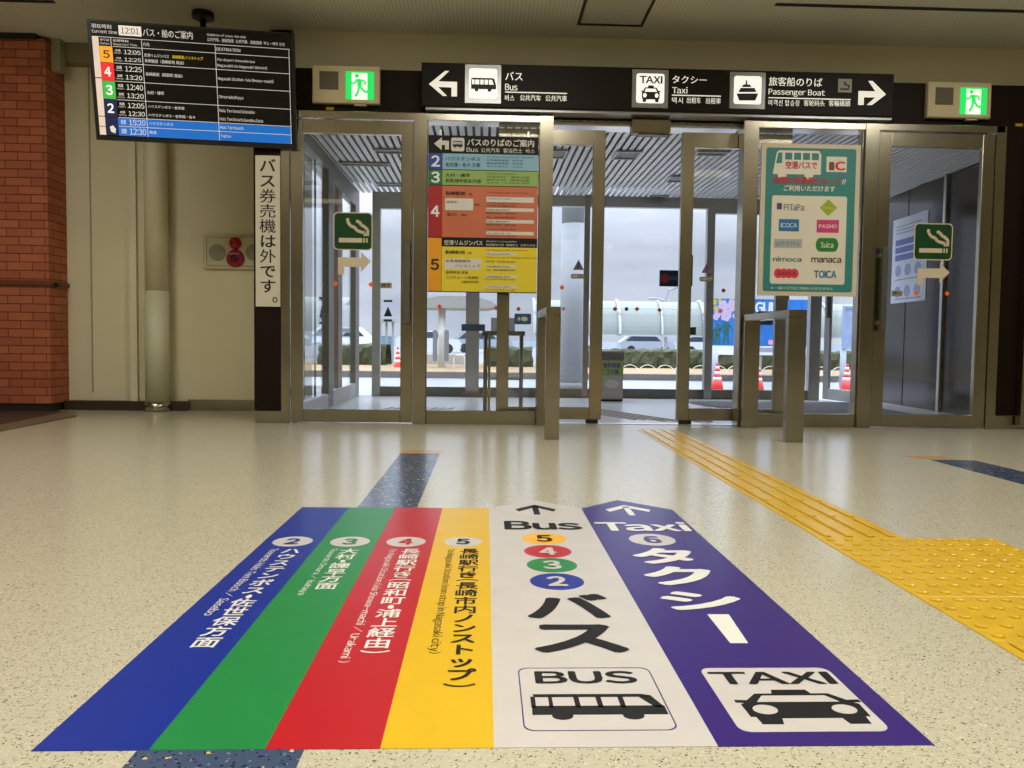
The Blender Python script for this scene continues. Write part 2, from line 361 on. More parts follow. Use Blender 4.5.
# brick pillar
bx1 = -3.80
bp_ = thing('brick_pillar', kind='structure'); bp_['kind'] = 'structure'
PB().box(-6.5, bx1, 6.95, YR, .07, CEIL - .04).build('brickwork', brick_m, bp_)
PB().box(-6.49, bx1 - .02, 6.965, YR, 0, .07).build('plinth', mat('plinth_dark', srgb(36, 28, 24), .6), bp_)
PB().bev(-6.5, bx1 - .07, 6.93, 7.0, CEIL - .05, CEIL).build('top_trim', mat('green_black_trim', srgb(34, 36, 30), .4), bp_)
zt = ZY(30, 283, 6.95)
PB().bev(-6.52, bx1 + .02, 6.93, YR, zt - .02, zt + .022).build('rail_trim', mat('brown_wood_rail', srgb(104, 56, 30), .5), bp_)
PB().bev(bx1 + .02, bx1 + .045, 7.0, 7.06, zt - .03, zt + .01).build('end_cap', blk, bp_)
o = PB().bev(bx1 + .0, bx1 + .08, 7.04, YR - .13, CEIL - .28, CEIL).build('conduit_box', mat('grey_green_metal', srgb(150, 145, 118), .5)); tag(o, 'small pale grey conduit box at ceiling corner beside brick pillar', 'conduit box')

# round pipe column in the recess
t = thing('round_pipe', 'beige round pipe column running floor to ceiling beside the fire alarm panel', 'pipe', (XY(157, YR - .12), YR - .12, 0))
zc = ZY(157, 292, YR); px_, py_ = t['_o'][0], t['_o'][1]
PB().rev([(.098, zc), (.098, CEIL)], px_, py_, 32).build('upper_pipe', mat('beige_pipe', (.62, .56, .38), .5), t, smooth=True)
PB().rev([(.104, .085), (.104, zc)], px_, py_, 32).build('lower_sleeve', mat('greenish_pipe', (.56, .55, .37), .45), t, smooth=True)
PB().rev([(.108, 0), (.108, .085)], px_, py_, 32).build('base_ring', steel, t, smooth=True)

# floor inlays (navy stripes)
def fpoly(pts, z0, z1, pb=None): return (pb or PB()).prism(pts, z0, z1)
o = fpoly([(-.50, 3.0), (-.265, 3.0), (-.262, 4.575), (-.492, 4.575)], .0, .0008).build('floor_inlay', navy_m); tag(o, 'dark blue terrazzo stripe in floor leading from the blue and green bands to the doors', 'floor stripe', 'navy floor stripes')
o = fpoly([(-.555, .5), (-.285, .5), (-.285, 1.26), (-.55, 1.26)], .0, .0008).build('floor_inlay', navy_m); tag(o, 'dark blue terrazzo stripe with yellow chips at the near edge of the floor graphic', 'floor stripe', 'navy floor stripes')
pts = [onZ(935, 460), onZ(975, 461), onZ(1024, 471.5)]
o = fpoly([(2.62, 4.47), (2.88, 4.45), (2.92, 3.2), (2.62, 3.2)], .0, .0008).build('floor_inlay', navy_m); tag(o, 'dark blue terrazzo stripe in floor at right before the swing door', 'floor stripe', 'navy floor stripes')
# brownish end caps of the stripes
o = fpoly([(-.50, 4.58), (-.25, 4.58), (-.25, 4.72), (-.50, 4.72)], 0, .0006).build('floor_inlay', mat('tan_terrazzo', srgb(190, 150, 100), .25)); tag(o, 'short tan square inlay at far end of the middle navy stripe', 'floor stripe')
o = fpoly([(2.56, 4.48), (2.80, 4.47), (2.78, 4.62), (2.54, 4.63)], 0, .0006).build('floor_inlay', MATS['tan_terrazzo']); tag(o, 'short tan square inlay at far end of the right navy stripe', 'floor stripe')

# raised mat edge bottom-left
t = thing('floor_platform', 'low dark floor platform with pale metal edge in front of brick pillar', 'platform', (-4.5, 6.2, 0))
PB().prism([(-6.5, 5.2), (-3.47, 5.2), (-3.62, 6.93), (-6.5, 6.93)], 0, .012).build('dark_top', mat('dark_mat_top', srgb(62, 52, 42), .5), t)
PB().prism([(-3.47, 5.2), (-3.33, 5.2), (-3.375, 6.55), (-3.60, 6.93), (-3.62, 6.93)], 0, .016).build('edge_strip', mat('edge_metal', srgb(140, 128, 104), .4, .6), t)

# ------------------------------------------------------------------ doors, posts, fixed windows
def X(px, Y=D, py=300): return XY(px, Y, py)
def door(name, x0, x1, z0, z1, st, bot, top, y, depth=.045, m=steel):
    """framed glass leaf in the plane y..y+depth"""
    t = thing(name, kind='structure', loc=((x0 + x1) / 2, y, 0))
    fr = wall_fr(0, y, 0)
    PB(fr).frame(x0, x1, z0, z1, (st, st, bot, top), -depth, 0).build('frame', m, t)
    PB(fr).box(x0 + st - .01, x1 - st + .01, z0 + bot - .01, z1 - top + .01, -depth / 2 - .004, -depth / 2 + .004).build('glass', glass, t)
    return t
def pull(t, x, y, z0, z1):
    h = PB(); h.bev(x - .022, x + .022, y - .075, y - .05, z0, z1, .006); h.build('handle', steel_d, t)
    hb = PB(); hb.bev(x - .014, x + .014, y - .055, y, z0 + .05, z0 + .08); hb.bev(x - .014, x + .014, y - .055, y, z1 - .08, z1 - .05); hb.build('handle_bracket', steel_b, t)
# left jamb, posts
struct('trim_6', PB().bev(X(281), X(289.5), D + .0, D + .12, 0, 2.44), steel)
for i, (a, b) in enumerate(((413, 426), (538, 551), (740, 754.5), (860.5, 874))):
    struct('trim_%d' % (7 + i), PB().bev(X(a), X(b), D - .005, D + .13, 0, 2.44), steel)
struct('trim_11', PB().bev(X(990.3), X(1000), D, D + .12, 0, 2.44), steel)
d1 = door('door_1', X(290.5), X(412.3), .012, 2.375, .093, .10, .105, D + .01); pull(d1, X(407.5), D + .01, .80, 1.44)
d4 = door('door_4', X(874.8), X(989.8), .012, 2.375, .10, .10, .11, D + .01); pull(d4, X(880), D + .01, .79, 1.46)
for a in (X(289.5), X(988)): pass
# bright thresholds
struct('trim_12', PB().box(X(290), X(413), D - .01, D + .09, 0, .006).box(X(874), X(988), D - .01, D + .09, 0, .006), steel_b)
w1 = door('window_1', X(426), X(538), .0, 2.44, .006, .11, .05, D + .02)
w2 = door('window_2', X(754.5), X(860.5), .0, 2.44, .012, .11, .05, D + .02)
# sliding leaves (standing open behind the fixed windows)
YS = 6.335
s1 = door('door_2', X(497, YS), X(603, YS), .035, 2.375, .10, .10, .12, YS)
s2 = door('door_3', X(679, YS), X(788, YS), .035, 2.375, .10, .10, .12, YS)
for s_, a in ((s1, X(594, YS)), (s2, X(688, YS))):
    PB().bev(a - .05, a + .05, YS, YS + .045, .004, .04).build('guide_shoe', blk, s_)
struct('trim_13', PB().box(.42, 2.1, YS - .02, YS + .08, 0, .004), steel_b)
# sensor above the opening
t = thing('door_sensor', 'brown sliding door sensor box under the header above the open doorway', 'sensor', (X(648, 6.2), 6.2, 2.3))
PB().bev(X(629, 6.2), X(667, 6.2), 6.2, 6.31, ZY(648, 133, 6.2), 2.44, .012).build('housing', mat('sensor_brown', srgb(96, 84, 56), .4), t)
PB().bev(X(636, 6.2), X(666, 6.2), 6.21, 6.30, ZY(648, 133, 6.2) - .008, ZY(648, 133, 6.2)).build('lens', blk, t)
t['_o'] = t['_o']

# brown post with base (between recess and left jamb)
struct('wall_brown_post', PB().bev(X(254), X(281), D + .0, 6.32, .10, 2.44), brown)
struct('baseboard_post', PB().bev(X(254) + .005, X(281), D + .003, 6.32, 0, .10), steel)
struct('baseboard_right', PB().bev(X(1000), 9, D + .03, D + .06, 0, .11), steel)
o = PB().bev(X(1021.5), X(1021.5) + .04, D - .05, D + .01, 0.03, 2.4).build('trim_14', steel, kind='structure')

# guard rails (inverted U, running towards the viewer)
def guard(label, x0, x1, yf, yr, ztop):
    t = thing('guard_rail', label, 'guard rail', ((x0 + x1) / 2, yf, 0), group='steel guard rails beside the doorway')
    d = .055
    PB().bev(x0, x1, yf, yf + d, 0, ztop - d, .004).build('post', steel, t)
    PB().bev(x0, x1, yr - d, yr, 0, ztop - d, .004).build('post', steel, t)
    PB().bev(x0, x1, yf, yr, ztop - d, ztop, .004).build('top_rail', steel, t)
guard('brushed steel inverted U guard rail left of the open doorway', .408, .507, 5.26, 6.17, ZY(550, 306.5, 5.26))
guard('brushed steel inverted U guard rail right of the open doorway', 2.052, 2.175, 5.22, 6.17, ZY(795, 309.5, 5.22))

# ------------------------------------------------------------------ vestibule
struct('floor_vestibule', PB().box(-1.85, 5.4, 6.42, YO + .12, -.2, -.0), vfloor_m)
xl, xr_ = -1.52, 4.42
# slatted ceiling
sl = PB(); x = xl - .3; 
while x < xr_ + .9:
    sl.box(x, x + .041, 6.3, YO + .1, ZV, ZV + .02); x += .066
struct('ceiling_slats', sl, mat('white_slat', (.86, .85, .83), .35))
struct('ceiling_void', PB().box(xl - .4, 5.4, 6.45, YO + .1, ZV + .12, ZV + .16), vent_hole)
# ceiling openings / diffusers
def diffuser(px, py, w, d, lab):
    c = onZ(px, py, ZV); t = thing('ceiling_diffuser', lab, 'ceiling vent', (c[0], c[1], ZV - .03), group='vents in the slatted vestibule ceiling')
    PB().frame(c[0] - w / 2, c[0] + w / 2, c[1] - d / 2, c[1] + d / 2, .02, ZV - .02, ZV).build('frame', alu, t)
    PB().box(c[0] - w / 2 + .02, c[0] + w / 2 - .02, c[1] - d / 2 + .02, c[1] + d / 2 - .02, ZV - .008, ZV - .002).build('louvre', mat('louvre_grey', (.2, .19, .17), .5), t)
diffuser(627, 154, .24, .30, 'slotted vent in white slat ceiling above the open doorway, nearest the sensor')
diffuser(678, 178, .22, .28, 'slotted vent in white slat ceiling beside the right sliding leaf')
diffuser(657, 197, .22, .28, 'slotted vent in white slat ceiling far down the open doorway')
diffuser(556, 153, .2, .3, 'slotted vent in white slat ceiling seen through left sliding leaf')
diffuser(390, 150, .3, .14, 'long dark vent in slat ceiling above the left door')
diffuser(365, 163, .5, .12, 'wide dark vent in slat ceiling behind the left smoking sign')
diffuser(395, 184, .4, .14, 'dark vent in slat ceiling near far left corner')
diffuser(712, 152, .3, .14, 'dark vent in slat ceiling seen through right sliding leaf')
# left glazed side wall of vestibule
fs = ((xl, 0, 0), (0, 1, 0), (0, 0, 1), (1, 0, 0))     # u along y, v up, n towards +x
sw = thing('window_3', kind='structure', loc=(xl, 7.8, 0))
pb = PB(fs)
for a, b in ((6.34, 6.40), (7.62, 7.86), (9.18, YO + .1)): pb.bev(a, b, 0, ZV, -.07, 0)
pb.bev(6.40, 7.62, ZV - .12, ZV, -.07, 0); pb.bev(7.86, 9.18, ZV - .2, ZV, -.07, 0)
pb.build('frame', steel_d, sw)
pb = PB(fs); pb.bev(6.40, 7.62, 0, .14, -.06, .0); pb.bev(7.86, 9.18, 0, .16, -.06, 0); pb.build('bottom_rail', alu, sw)
PB(fs).bev(8.16, 8.40, .16, ZV - .2, -.06, -.01).build('stile', mat('brown_grey_stile', srgb(128, 112, 104), .4), sw)
PB(fs).bev(6.75, 6.757, .14, ZV - .12, -.05, -.03).bev(7.2, 7.207, .14, ZV - .12, -.05, -.03).build('joint_line', steel_d, sw)
PB(fs).box(6.40, 9.18, .14, ZV - .1, -.04, -.03).build('glass', glass, sw)
# outer wall of vestibule
zo = ZY(650, 209, YO); zr = ZY(440, 387.5, YO) 
pb = PB(); 
for a, b in ((372, 380), (466, 479.5), (706, 713.5), (811, 822)): pb.bev(X(a, YO), X(b, YO), YO, YO + .09, 0, ZV)
pb.bev(X(380, YO), X(466, YO), YO + .001, YO + .089, ZY(420, 209, YO), ZV); pb.bev(X(479.5, YO), X(706, YO), YO + .001, YO + .089, ZY(620, 207, YO), ZV)
pb.bev(X(713.5, YO), X(811, YO), YO + .001, YO + .089, ZY(750, 214, YO), ZV)
struct('trim_15', pb, alu)
pb = PB()
for a, b in ((380, 466), (479.5, 600), (600, 706), (713.5, 811)): pb.bev(X(a, YO), X(b, YO), YO + .02, YO + .07, .0, .115)
struct('trim_16', pb, steel_d)
pb = PB()
for i, (a, b) in enumerate(((380, 466), (479.5, 583), (600, 706), (713.5, 811))):
    w = PB().box(X(a, YO), X(b, YO), YO + .03, YO + .038, .115, ZY(620, 208, YO)); struct('window_%d' % (4 + i), w, glass)
struct('trim_17', PB().bev(X(583, YO), X(588.5, YO), YO - .05, YO, .02, ZV), mat('pinkish_steel', srgb(150, 138, 134), .4, .4))
# foot plates
struct('trim_18', PB().bev(X(462, YO), X(486, YO), YO - .06, YO, 0, .05), steel_d)
# right dark glossy side wall of vestibule
xrw = 4.05
dark = mat('dark_gloss_panel', srgb(20, 17, 13), .16)
rw = thing('wall_vestibule_right', kind='structure', loc=(4.5, 7.5, 0))
A = (4.61, 6.40); B = (4.76, 9.35)
dx = B[0] - A[0]; dy = B[1] - A[1]; ln_ = math.hypot(dx, dy)
fr = ((A[0], A[1], 0), (dx / ln_, dy / ln_, 0), (0, 0, 1), (-dy / ln_, dx / ln_, 0))
def wu(px, py):
    # point where the line of sight meets that wall: (distance along wall, height)
    d = ray(px, py); ex, ey = dx / ln_, dy / ln_
    # A + u*e = t*d  (plan view)
    den = d[0] * ey - d[1] * ex; t = (A[0] * ey - A[1] * ex) / den; u = ((t * d[0] - A[0]) * ex + (t * d[1] - A[1]) * ey); return u, d[2] * t + HC
PB(fr).box(-.1, ln_, .0, ZV + .05, -.08, 0).build('panel', dark, rw)
ub = wu(943.5, 300)[0]; PB(fr).bev(ub - .025, ub + .025, .0, ZV, 0, .03).build('bright_post', steel_b, rw)
ub = wu(910, 180)[0]; PB(fr).bev(ub, ub + .01, .0, ZV, 0, .004).build('joint', vent_hole, rw)
# notice poster on that wall
pt = thing('wall_notice', 'white notice sheet with blue bands on the dark wall behind the right swing door', 'poster', (4.5, 8, 1.3))
f2 = (fr[0], fr[1], fr[2], fr[3])
ua, _z = wu(927.5, 250); ub = wu(893, 250)[0]; za = wu(927.5, 210)[1]; zb = wu(927, 300)[1]
f2 = (tuple(fr[0][i] + fr[1][i] * ub + (0, 0, zb)[i] for i in range(3)), tuple(-(c * (ub - ua)) for c in fr[1]), (0, 0, za - zb), fr[3])
PB(f2).box(0, 1, 0, 1, .001, .006).build('paper', mat('notice_paper', srgb(222, 226, 236), .5), pt)
b_ = PB(f2)
for k in range(3): b_.box(.10, .85, .68 - k * .09, .75 - k * .09, .006, .008)
b_.build('blue_band', mat('notice_blue', srgb(70, 100, 175), .5), pt)
b_ = PB(f2)
for j in range(2):
    for i in range(3): b_.disc(.2 + i * .28, .38 - j * .25, .09, .07, .006, .008, 16)
b_.build('pictures', mat('notice_pale_blue', srgb(150, 165, 205), .5), pt)
b_ = PB(f2)
for k in range(3): b_.box(.12, .85, .90 - k * .04, .91 - k * .04, .006, .008)
for k in range(2): b_.box(.12, .88, .27 - k * .23, .28 - k * .23, .006, .008)
b_.build('small_print', mat('notice_grey', srgb(120, 125, 140), .5), pt)
# open outer door leaf at right (hinged, seen obliquely)
od = thing('door_5', kind='structure', loc=(4.05, YO, 0))
Ax, Ay = X(821.5, YO, 395), YO - .02; Bx, By = 4.23, 8.50
dx, dy = Bx - Ax, By - Ay; ln_ = math.hypot(dx, dy); fo = ((Ax, Ay, 0), (dx / ln_, dy / ln_, 0), (0, 0, 1), (dy / ln_, -dx / ln_, 0))
PB(fo).frame(0, ln_, .02, ZV - .05, (.10, .10, .13, .10), -.04, 0).build('frame', mat('pale_aluminium', (.7, .7, .7), .4, .2), od)
PB(fo).box(.1, ln_ - .1, .15, ZV - .15, -.024, -.016).build('glass', glass, od)
PB(fo).bev(.115, .135, 1.0, 1.35, 0, .05).build('handle', steel_d, od)
struct('floor_mat', PB().prism([(2.33, 8.95), (4.3, 9.0), (4.2, 7.35), (2.75, 7.0), (2.3, 8.6)], 0, .006), mat_m)
# tactile strips on vestibule floor
tp = thing('tactile_guide_strip', 'thin tan tactile bars crossing the vestibule floor inside the open doorway', 'tactile paving', (1.2, 7.4, 0))
bar_m = mat('tan_tactile_bar', srgb(116, 98, 70), .5)
for k in range(5):
    a = onZ(594 + k * 9.5, 408.5); b = onZ(638 + k * 10, 422.5)
    x0 = .80 + k * .085
    PB().prism([(x0, 7.75), (x0 + .025, 7.75), (x0 + .52, 6.72), (x0 + .495, 6.72)], 0, .005).build('bar', bar_m, tp)
t2 = thing('tactile_warning_strip', 'row of short tan tactile bars along the threshold of the open doorway', 'tactile paving', (1.3, 6.6, 0))
for k in range(5):
    PB().prism([(1.52 + k * .10, 6.6), (1.56 + k * .10, 6.6), (1.52 + k * .10, 6.7), (1.48 + k * .10, 6.7)], 0, .005).build('bar', bar_m, t2)
t3 = thing('tactile_guide_strip', 'tan tactile bars on vestibule floor behind the bus information board', 'tactile paving', (-.4, 7.6, 0))
for k in range(8):
    x0 = -1.02 + k * .085
    PB().prism([(x0, 7.3), (x0 + .03, 7.3), (x0 + .12, 7.75), (x0 + .09, 7.75)], 0, .005).build('bar', bar_m, t3)
PB().box(-.28, .62, 7.42, 7.50, 0, .005).build('long_bar', bar_m, t3)
# guard stand in the vestibule (dark tubular)
t = thing('barrier_stand', 'dark grey tubular barrier frame standing inside vestibule under the bus board', 'barrier', (X(504, 7.0), 7.0, 0))
a, b = X(486, 7.0), X(522, 7.0); zt = ZY(504, 335, 7.0)
for xx in (a, b): PB().rev([(.018, 0), (.018, zt)], xx, 7.0, 12).build('post', steel_d, t, smooth=True)
PB().bev(a - .03, b + .03, 6.97, 7.03, zt - .005, zt + .035).build('top_bar', steel_d, t)
PB().bev(a, b, 6.99, 7.01, ZY(504, 380, 7.0), ZY(504, 377, 7.0)).build('lower_bar', alu, t)
PB().rev([(.012, .0), (.012, zt - .01)], a + .035, 7.02, 10).build('yellow_strap', mat('yellow_strap', srgb(190, 160, 40), .5), t)
# waste bin outside doorway
t = thing('waste_bin', 'grey waste bin with green and blue notice just inside the outer glass', 'bin', (X(612, 8.85), 8.9, 0))
a, b = X(602, 8.85), X(624.5, 8.85); zt = ZY(612, 351, 8.85)
PB().bev(a, b, 8.85, 9.15, .02, zt - .10, .01).build('body', mat('bin_grey', srgb(176, 172, 168), .4, .3), t)
PB().bev(a - .006, b + .006, 8.84, 9.16, zt - .10, zt, .015).build('lid', mat('bin_dark', srgb(110, 106, 102), .4), t)
PB().bev(a, b, 8.86, 9.14, 0, .03).build('base', blk, t)
f_ = wall_fr(0, 8.85, 0); z1 = ZY(612, 361, 8.85); z0 = ZY(612, 376, 8.85)
PB(f_).box(a - .002, b + .002, z0, z1, 0, .004).build('notice', mat('notice_green', srgb(150, 165, 85), .5), t)
PB(f_).glyphs('飲料容器', a + .03, b - .03, (z0 + z1) / 2 + .008, z1 - .02, .006, .02).glyphs('ゴミ箱', a + .06, b - .05, z0 + .02, (z0 + z1) / 2 - .008, .006, .02).build('lettering', mat('notice_ink_blue', srgb(30, 60, 150), .5), t)
PB(f_).disc((a + b) / 2, .20, .08, .05, 0, .004).build('emblem', mat('bin_pale', srgb(200, 198, 194), .4), t)

# ------------------------------------------------------------------ stickers on glass
G = D + .02 - .0
org = mat('orange_dot', srgb(255, 104, 36), .5); redm = mat('red_dot', srgb(235, 40, 44), .5)
def dot(px, py, Y, m, lab, grp, s=.022):
    x, _, z = onY(px, py, Y); o = PB(wall_fr(0, Y, 0)).prism([(x - s, z), (x, z - s), (x + s, z), (x, z + s)], 0, .002).build('glass_marker', m); tag(o, lab, 'sticker', grp)
YG = D + .024
YG1 = D + .01 + .045 / 2 - .006
dot(335.5, 283.5, YG1, org, 'orange diamond sticker on left swing door glass, left one under the arrow', None)
dot(371, 284.5, YG1, org, 'orange diamond sticker on left swing door glass, right one under the arrow', None)
dot(916, 293, YG1, org, 'orange diamond sticker on right swing door glass, left one over the notice sheet', None)
dot(947, 293.5, YG1, org, 'orange diamond sticker on right swing door glass, right one beside the bright post', None)
dot(439.5, 306.5, D + .03, redm, 'red diamond sticker on fixed glass just below the number 5 of bus board', None, .02)
YSG = YS + .014
dot(562, 287.5, YSG, org, 'large orange diamond sticker on left sliding leaf in front of round column', None)
dot(563.5, 309, YO + .02, org, 'small orange sticker on outer glass below the large one at the round column', None, .022)
0 and dot(728, 334 - 0, YSG, redm, 'dark red sticker on right sliding leaf glass over the mural flowers', None, .018)
for i, (px, py, lb) in enumerate(((615, 309, 'leftmost of three over the arched canopy'), (637, 309, 'middle of three over the arched canopy'), (659.5, 310, 'rightmost of three over the arched canopy'), (723.5, 290.5, 'above the blue mural'), (496, 308, 'behind the bus board post'), (518.5, 309, 'right of the small blue glass sign'))):
    x, _, z = onY(px, py, YO + .02); s = .03
    o = PB(wall_fr(0, YO + .02, 0)).prism([(x - s, z), (x, z - s), (x + s, z), (x, z + s)], 0, .002).build('glass_marker', org); tag(o, 'orange sticker on outer vestibule glass, ' + lb, 'sticker')
x, _, z = onY(626.5, 309, YO + .02); o = PB(wall_fr(0, YO + .02, 0)).box(x - .02, x + .02, z - .02, z + .02, 0, .002).build('glass_marker', mat('dark_label', srgb(80, 70, 80), .5)); tag(o, 'small dark square sticker between orange dots on outer glass', 'sticker')

def smoking(px0, py0, px1, py1, Y, lab, lab2, ax0, ax1, ay):
    f_ = wall_fr(0, Y, 0); x0, _, z1 = onY(px0, py0, Y); x1, _, z0 = onY(px1, py1, Y)
    t = thing('smoking_sign', lab, 'sign', ((x0 + x1) / 2, Y, z0)); w = x1 - x0; h = z1 - z0
    PB(f_).rrect(x0, x1, z0, z1, .035, 0, .003).build('white_border', cream, t)
    PB(f_).rrect(x0 + .008, x1 - .008, z0 + .008, z1 - .008, .03, .003, .004).build('green_panel', mat('smoking_green', srgb(4, 62, 24), .4), t)
    g = PB(f_); U = lambda a: x0 + a * w; V = lambda b: z0 + b * h
    g.box(U(.14), U(.74), V(.20), V(.32), .004, .005); g.box(U(.77), U(.81), V(.20), V(.32), .004, .005); g.box(U(.84), U(.88), V(.20), V(.32), .004, .005)
    def stroke(pts, tk):
        for i in range(len(pts) - 1):
            (a, b), (c, d) = pts[i], pts[i + 1]; L_ = math.hypot(c - a, d - b); nx, ny = -(d - b) / L_ * tk, (c - a) / L_ * tk
            g.prism([(a + nx, b + ny), (c + nx, d + ny), (c - nx, d - ny), (a - nx, b - ny)], .004, .005)
    stroke([(U(.36), V(.84)), (U(.37), V(.74)), (U(.44), V(.64)), (U(.55), V(.60)), (U(.60), V(.52)), (U(.72), V(.48)), (U(.80), V(.46)), (U(.82), V(.38))], .012)
    stroke([(U(.58), V(.76)), (U(.66), V(.76)), (U(.70), V(.68)), (U(.80), V(.62)), (U(.88), V(.54)), (U(.87), V(.38))], .012)
    g.build('cigarette_symbol', cream, t)
    a0, _, c0 = onY(ax0, ay, Y); a1 = onY(ax1, ay, Y)[0]; L_ = a1 - a0; k = L_ / .26
    o = PB(f_).prism([(a0, c0 - .105 * k), (a0 + .05 * k, c0 - .105 * k), (a0 + .05 * k, c0 - .045 * k), (a1 - .08 * k, c0 - .045 * k), (a1 - .08 * k, c0 - .085 * k), (a1, c0 - .0 * k), (a1 - .08 * k, c0 + .075 * k), (a1 - .08 * k, c0 + .03 * k), (a0, c0 + .03 * k)], 0, .002).build('direction_arrow', cream); tag(o, lab2, 'sticker')
smoking(333.5, 212, 372.5, 250.5, YG1, 'green smoking area sign with cigarette on left swing door glass', 'beige right turn arrow sticker under the smoking sign on left door', 338, 371, 261)
smoking(914.5, 223, 951.5, 260.5, YG1, 'green smoking area sign with cigarette on right swing door glass', 'beige right turn arrow sticker under the smoking sign on right door', 917.5, 949.5, 272)
def pushplate(px, py, Y, lab):
    x, _, z = onY(px, py, Y); t = thing('pull_sticker', lab, 'sticker', (x, Y, z)); f_ = wall_fr(0, Y, 0)
    PB(f_).box(x - .045, x + .045, z - .022, z + .022, 0, .002).build('plate', mat('tan_plate', srgb(150, 138, 104), .5), t)
    PB(f_).glyphs('押す', x - .035, x + .035, z - .015, z + .015, .003, .01).build('lettering', ink, t)
pushplate(386, 285.5, YG1, 'small tan push plate label on left swing door glass beside handle')
pushplate(897, 293.5, YG1, 'small tan push plate label on right swing door glass beside handle')
# black triangle/bars decal on left door's outer glass
for px, lab in ((388, 'black up triangle between two bars decal on outer glass seen through left door'), (327.5, 'black triangle and bars decal on the vestibule side glass seen through left door')):
    Yd = YO + .02 if px > 350 else 7.1
    x, _, z = onY(px, 313, Yd); t = thing('glass_decal', lab, 'sticker', (x, Yd, z)); f_ = wall_fr(0, Yd, 0); q = .05
    if px < 350:
        f_ = ((0, 0, 0), (0, 1, 0), (0, 0, 1), (1, 0, 0)); x = 7.45; f_ = ((xl - .028, 0, 0), (0, 1, 0), (0, 0, 1), (1, 0, 0)); q = .12; t.location = (xl, 7.45, z); t['_o'] = (xl, 7.45, z)
        z = .66 + (337 - 311) / F * 7.45
    PB(f_).prism([(x - q, z - .04), (x + q, z - .04), (x, z + .08)], 0, .002).build('triangle', ink, t)
    PB(f_).box(x - q, x + q, z + .13, z + .155, 0, .002).build('bar', ink, t); PB(f_).box(x - q, x + q, z - .10, z - .075, 0, .002).build('bar', ink, t)
# warning triangles on glass of sliding leaves
for px, py, lab in ((578.5, 265, 'left'), (707, 268, 'right')):
    x, _, z = onY(px, py, YSG); t = thing('warning_sticker', 'small brown warning triangle with caption plate on %s sliding leaf glass' % lab, 'sticker', (x, YSG, z)); f_ = wall_fr(0, YSG, 0)
    PB(f_).prism([(x - .045, z - .04), (x + .045, z - .04), (x, z + .045)], 0, .002).build('triangle', mat('warn_brown', srgb(120, 84, 70), .5), t)
    PB(f_).box(x - .012, x + .012, z - .03, z + .02, .002, .003).build('figure', mat('warn_dark', srgb(50, 60, 110), .5), t)
    PB(f_).rrect(x - .06, x + .055, z - .11, z - .072, .012, 0, .002).build('plate', mat('warn_plate', srgb(100, 100, 98), .5), t)
    PB(f_).glyphs('自動ドア', x - .05, x + .045, z - .104, z - .078, .003, .01).build('lettering', cream, t)
# blue stickers
for i, (p, Yp, lab, m_) in enumerate((((514.5, 313.5, 531, 324.5), D + .05, 'blue rounded sticker with white mark on glass below bus board', (32, 72, 120)), ((757, 311, 773, 325), YO + .029, 'blue rounded sticker with pale mark seen under right guard rail', (32, 72, 120)))):
    x0, _, z1 = onY(p[0], p[1], Yp); x1, _, z0 = onY(p[2], p[3], Yp); t = thing('blue_sticker', lab, 'sticker', (x0, Yp, z0)); f_ = wall_fr(0, Yp, 0)
    PB(f_).rrect(x0, x1, z0, z1, (z1 - z0) * .15, 0, .002).build('panel', mat('sticker_blue', srgb(*m_), .5), t)
    w = x1 - x0; h = z1 - z0
    PB(f_).disc(x0 + w * .6, z0 + h * .5, w * .2, h * .22, .002, .003, 16).box(x0 + w * .2, x0 + w * .35, z0 + h * .35, z0 + h * .65, .002, .003).build('mark', mat('pale_mark', srgb(190, 200, 190), .5), t)

# ------------------------------------------------------------------ header signs
def emis(name, c, e): return mat(name, srgb(*c), .5, emit=e)
litw = emis('lit_white', (236, 234, 228), .75); silver = mat('silver_frame', srgb(150, 150, 150), .3, .5)
lettw = emis('lit_letter', (225, 222, 210), .6)
YH = 6.12
hs = thing('direction_sign', 'long dark hanging direction sign with lit bus, taxi and boat pictograms above doorway', 'sign', (1.35, YH, 2.5))
sx0, sx1 = X(420, YH), X(893.5, YH, 100); sz0, sz1 = ZY(600, 110, YH), ZY(600, 66.5, YH)
fH = wall_fr(0, YH, 0)
PB(fH).bev(sx0, sx1, sz0, sz1, -.178, 0, .006).build('housing', signbrown, hs)
PB(fH).box(sx0 + .03, sx1, sz0 - .02, sz0, -.15, -.02).build('bottom_trim', silver, hs)
hx = lambda px: X(px, YH, 90)
hz = lambda px, py: ZY(px, py, YH)
def hbox(pb, x0, x1, y0, y1, n0, n1): xm = (x0 + x1) / 2; return pb.box(hx(x0), hx(x1), hz(xm, y1), hz(xm, y0), n0, n1)
def P(*pts): return [(hx(a), hz(a, b)) for a, b in pts]
PB(fH).prism(P((429, 84), (445, 71), (449, 71), (438, 81.5), (457, 82), (457, 96.5), (451.5, 96.5), (451.5, 87.5), (438, 87), (447, 96), (443, 96)), 0, .003).build('left_arrow', lettw, hs)
PB(fH).prism(P((886, 94.5), (872, 81), (868, 81), (875.5, 91.5), (858.5, 91), (858.5, 105), (864, 105), (864, 97.3), (875.5, 97.5), (867, 105), (872.5, 105)), 0, .003).build('right_arrow', lettw, hs)
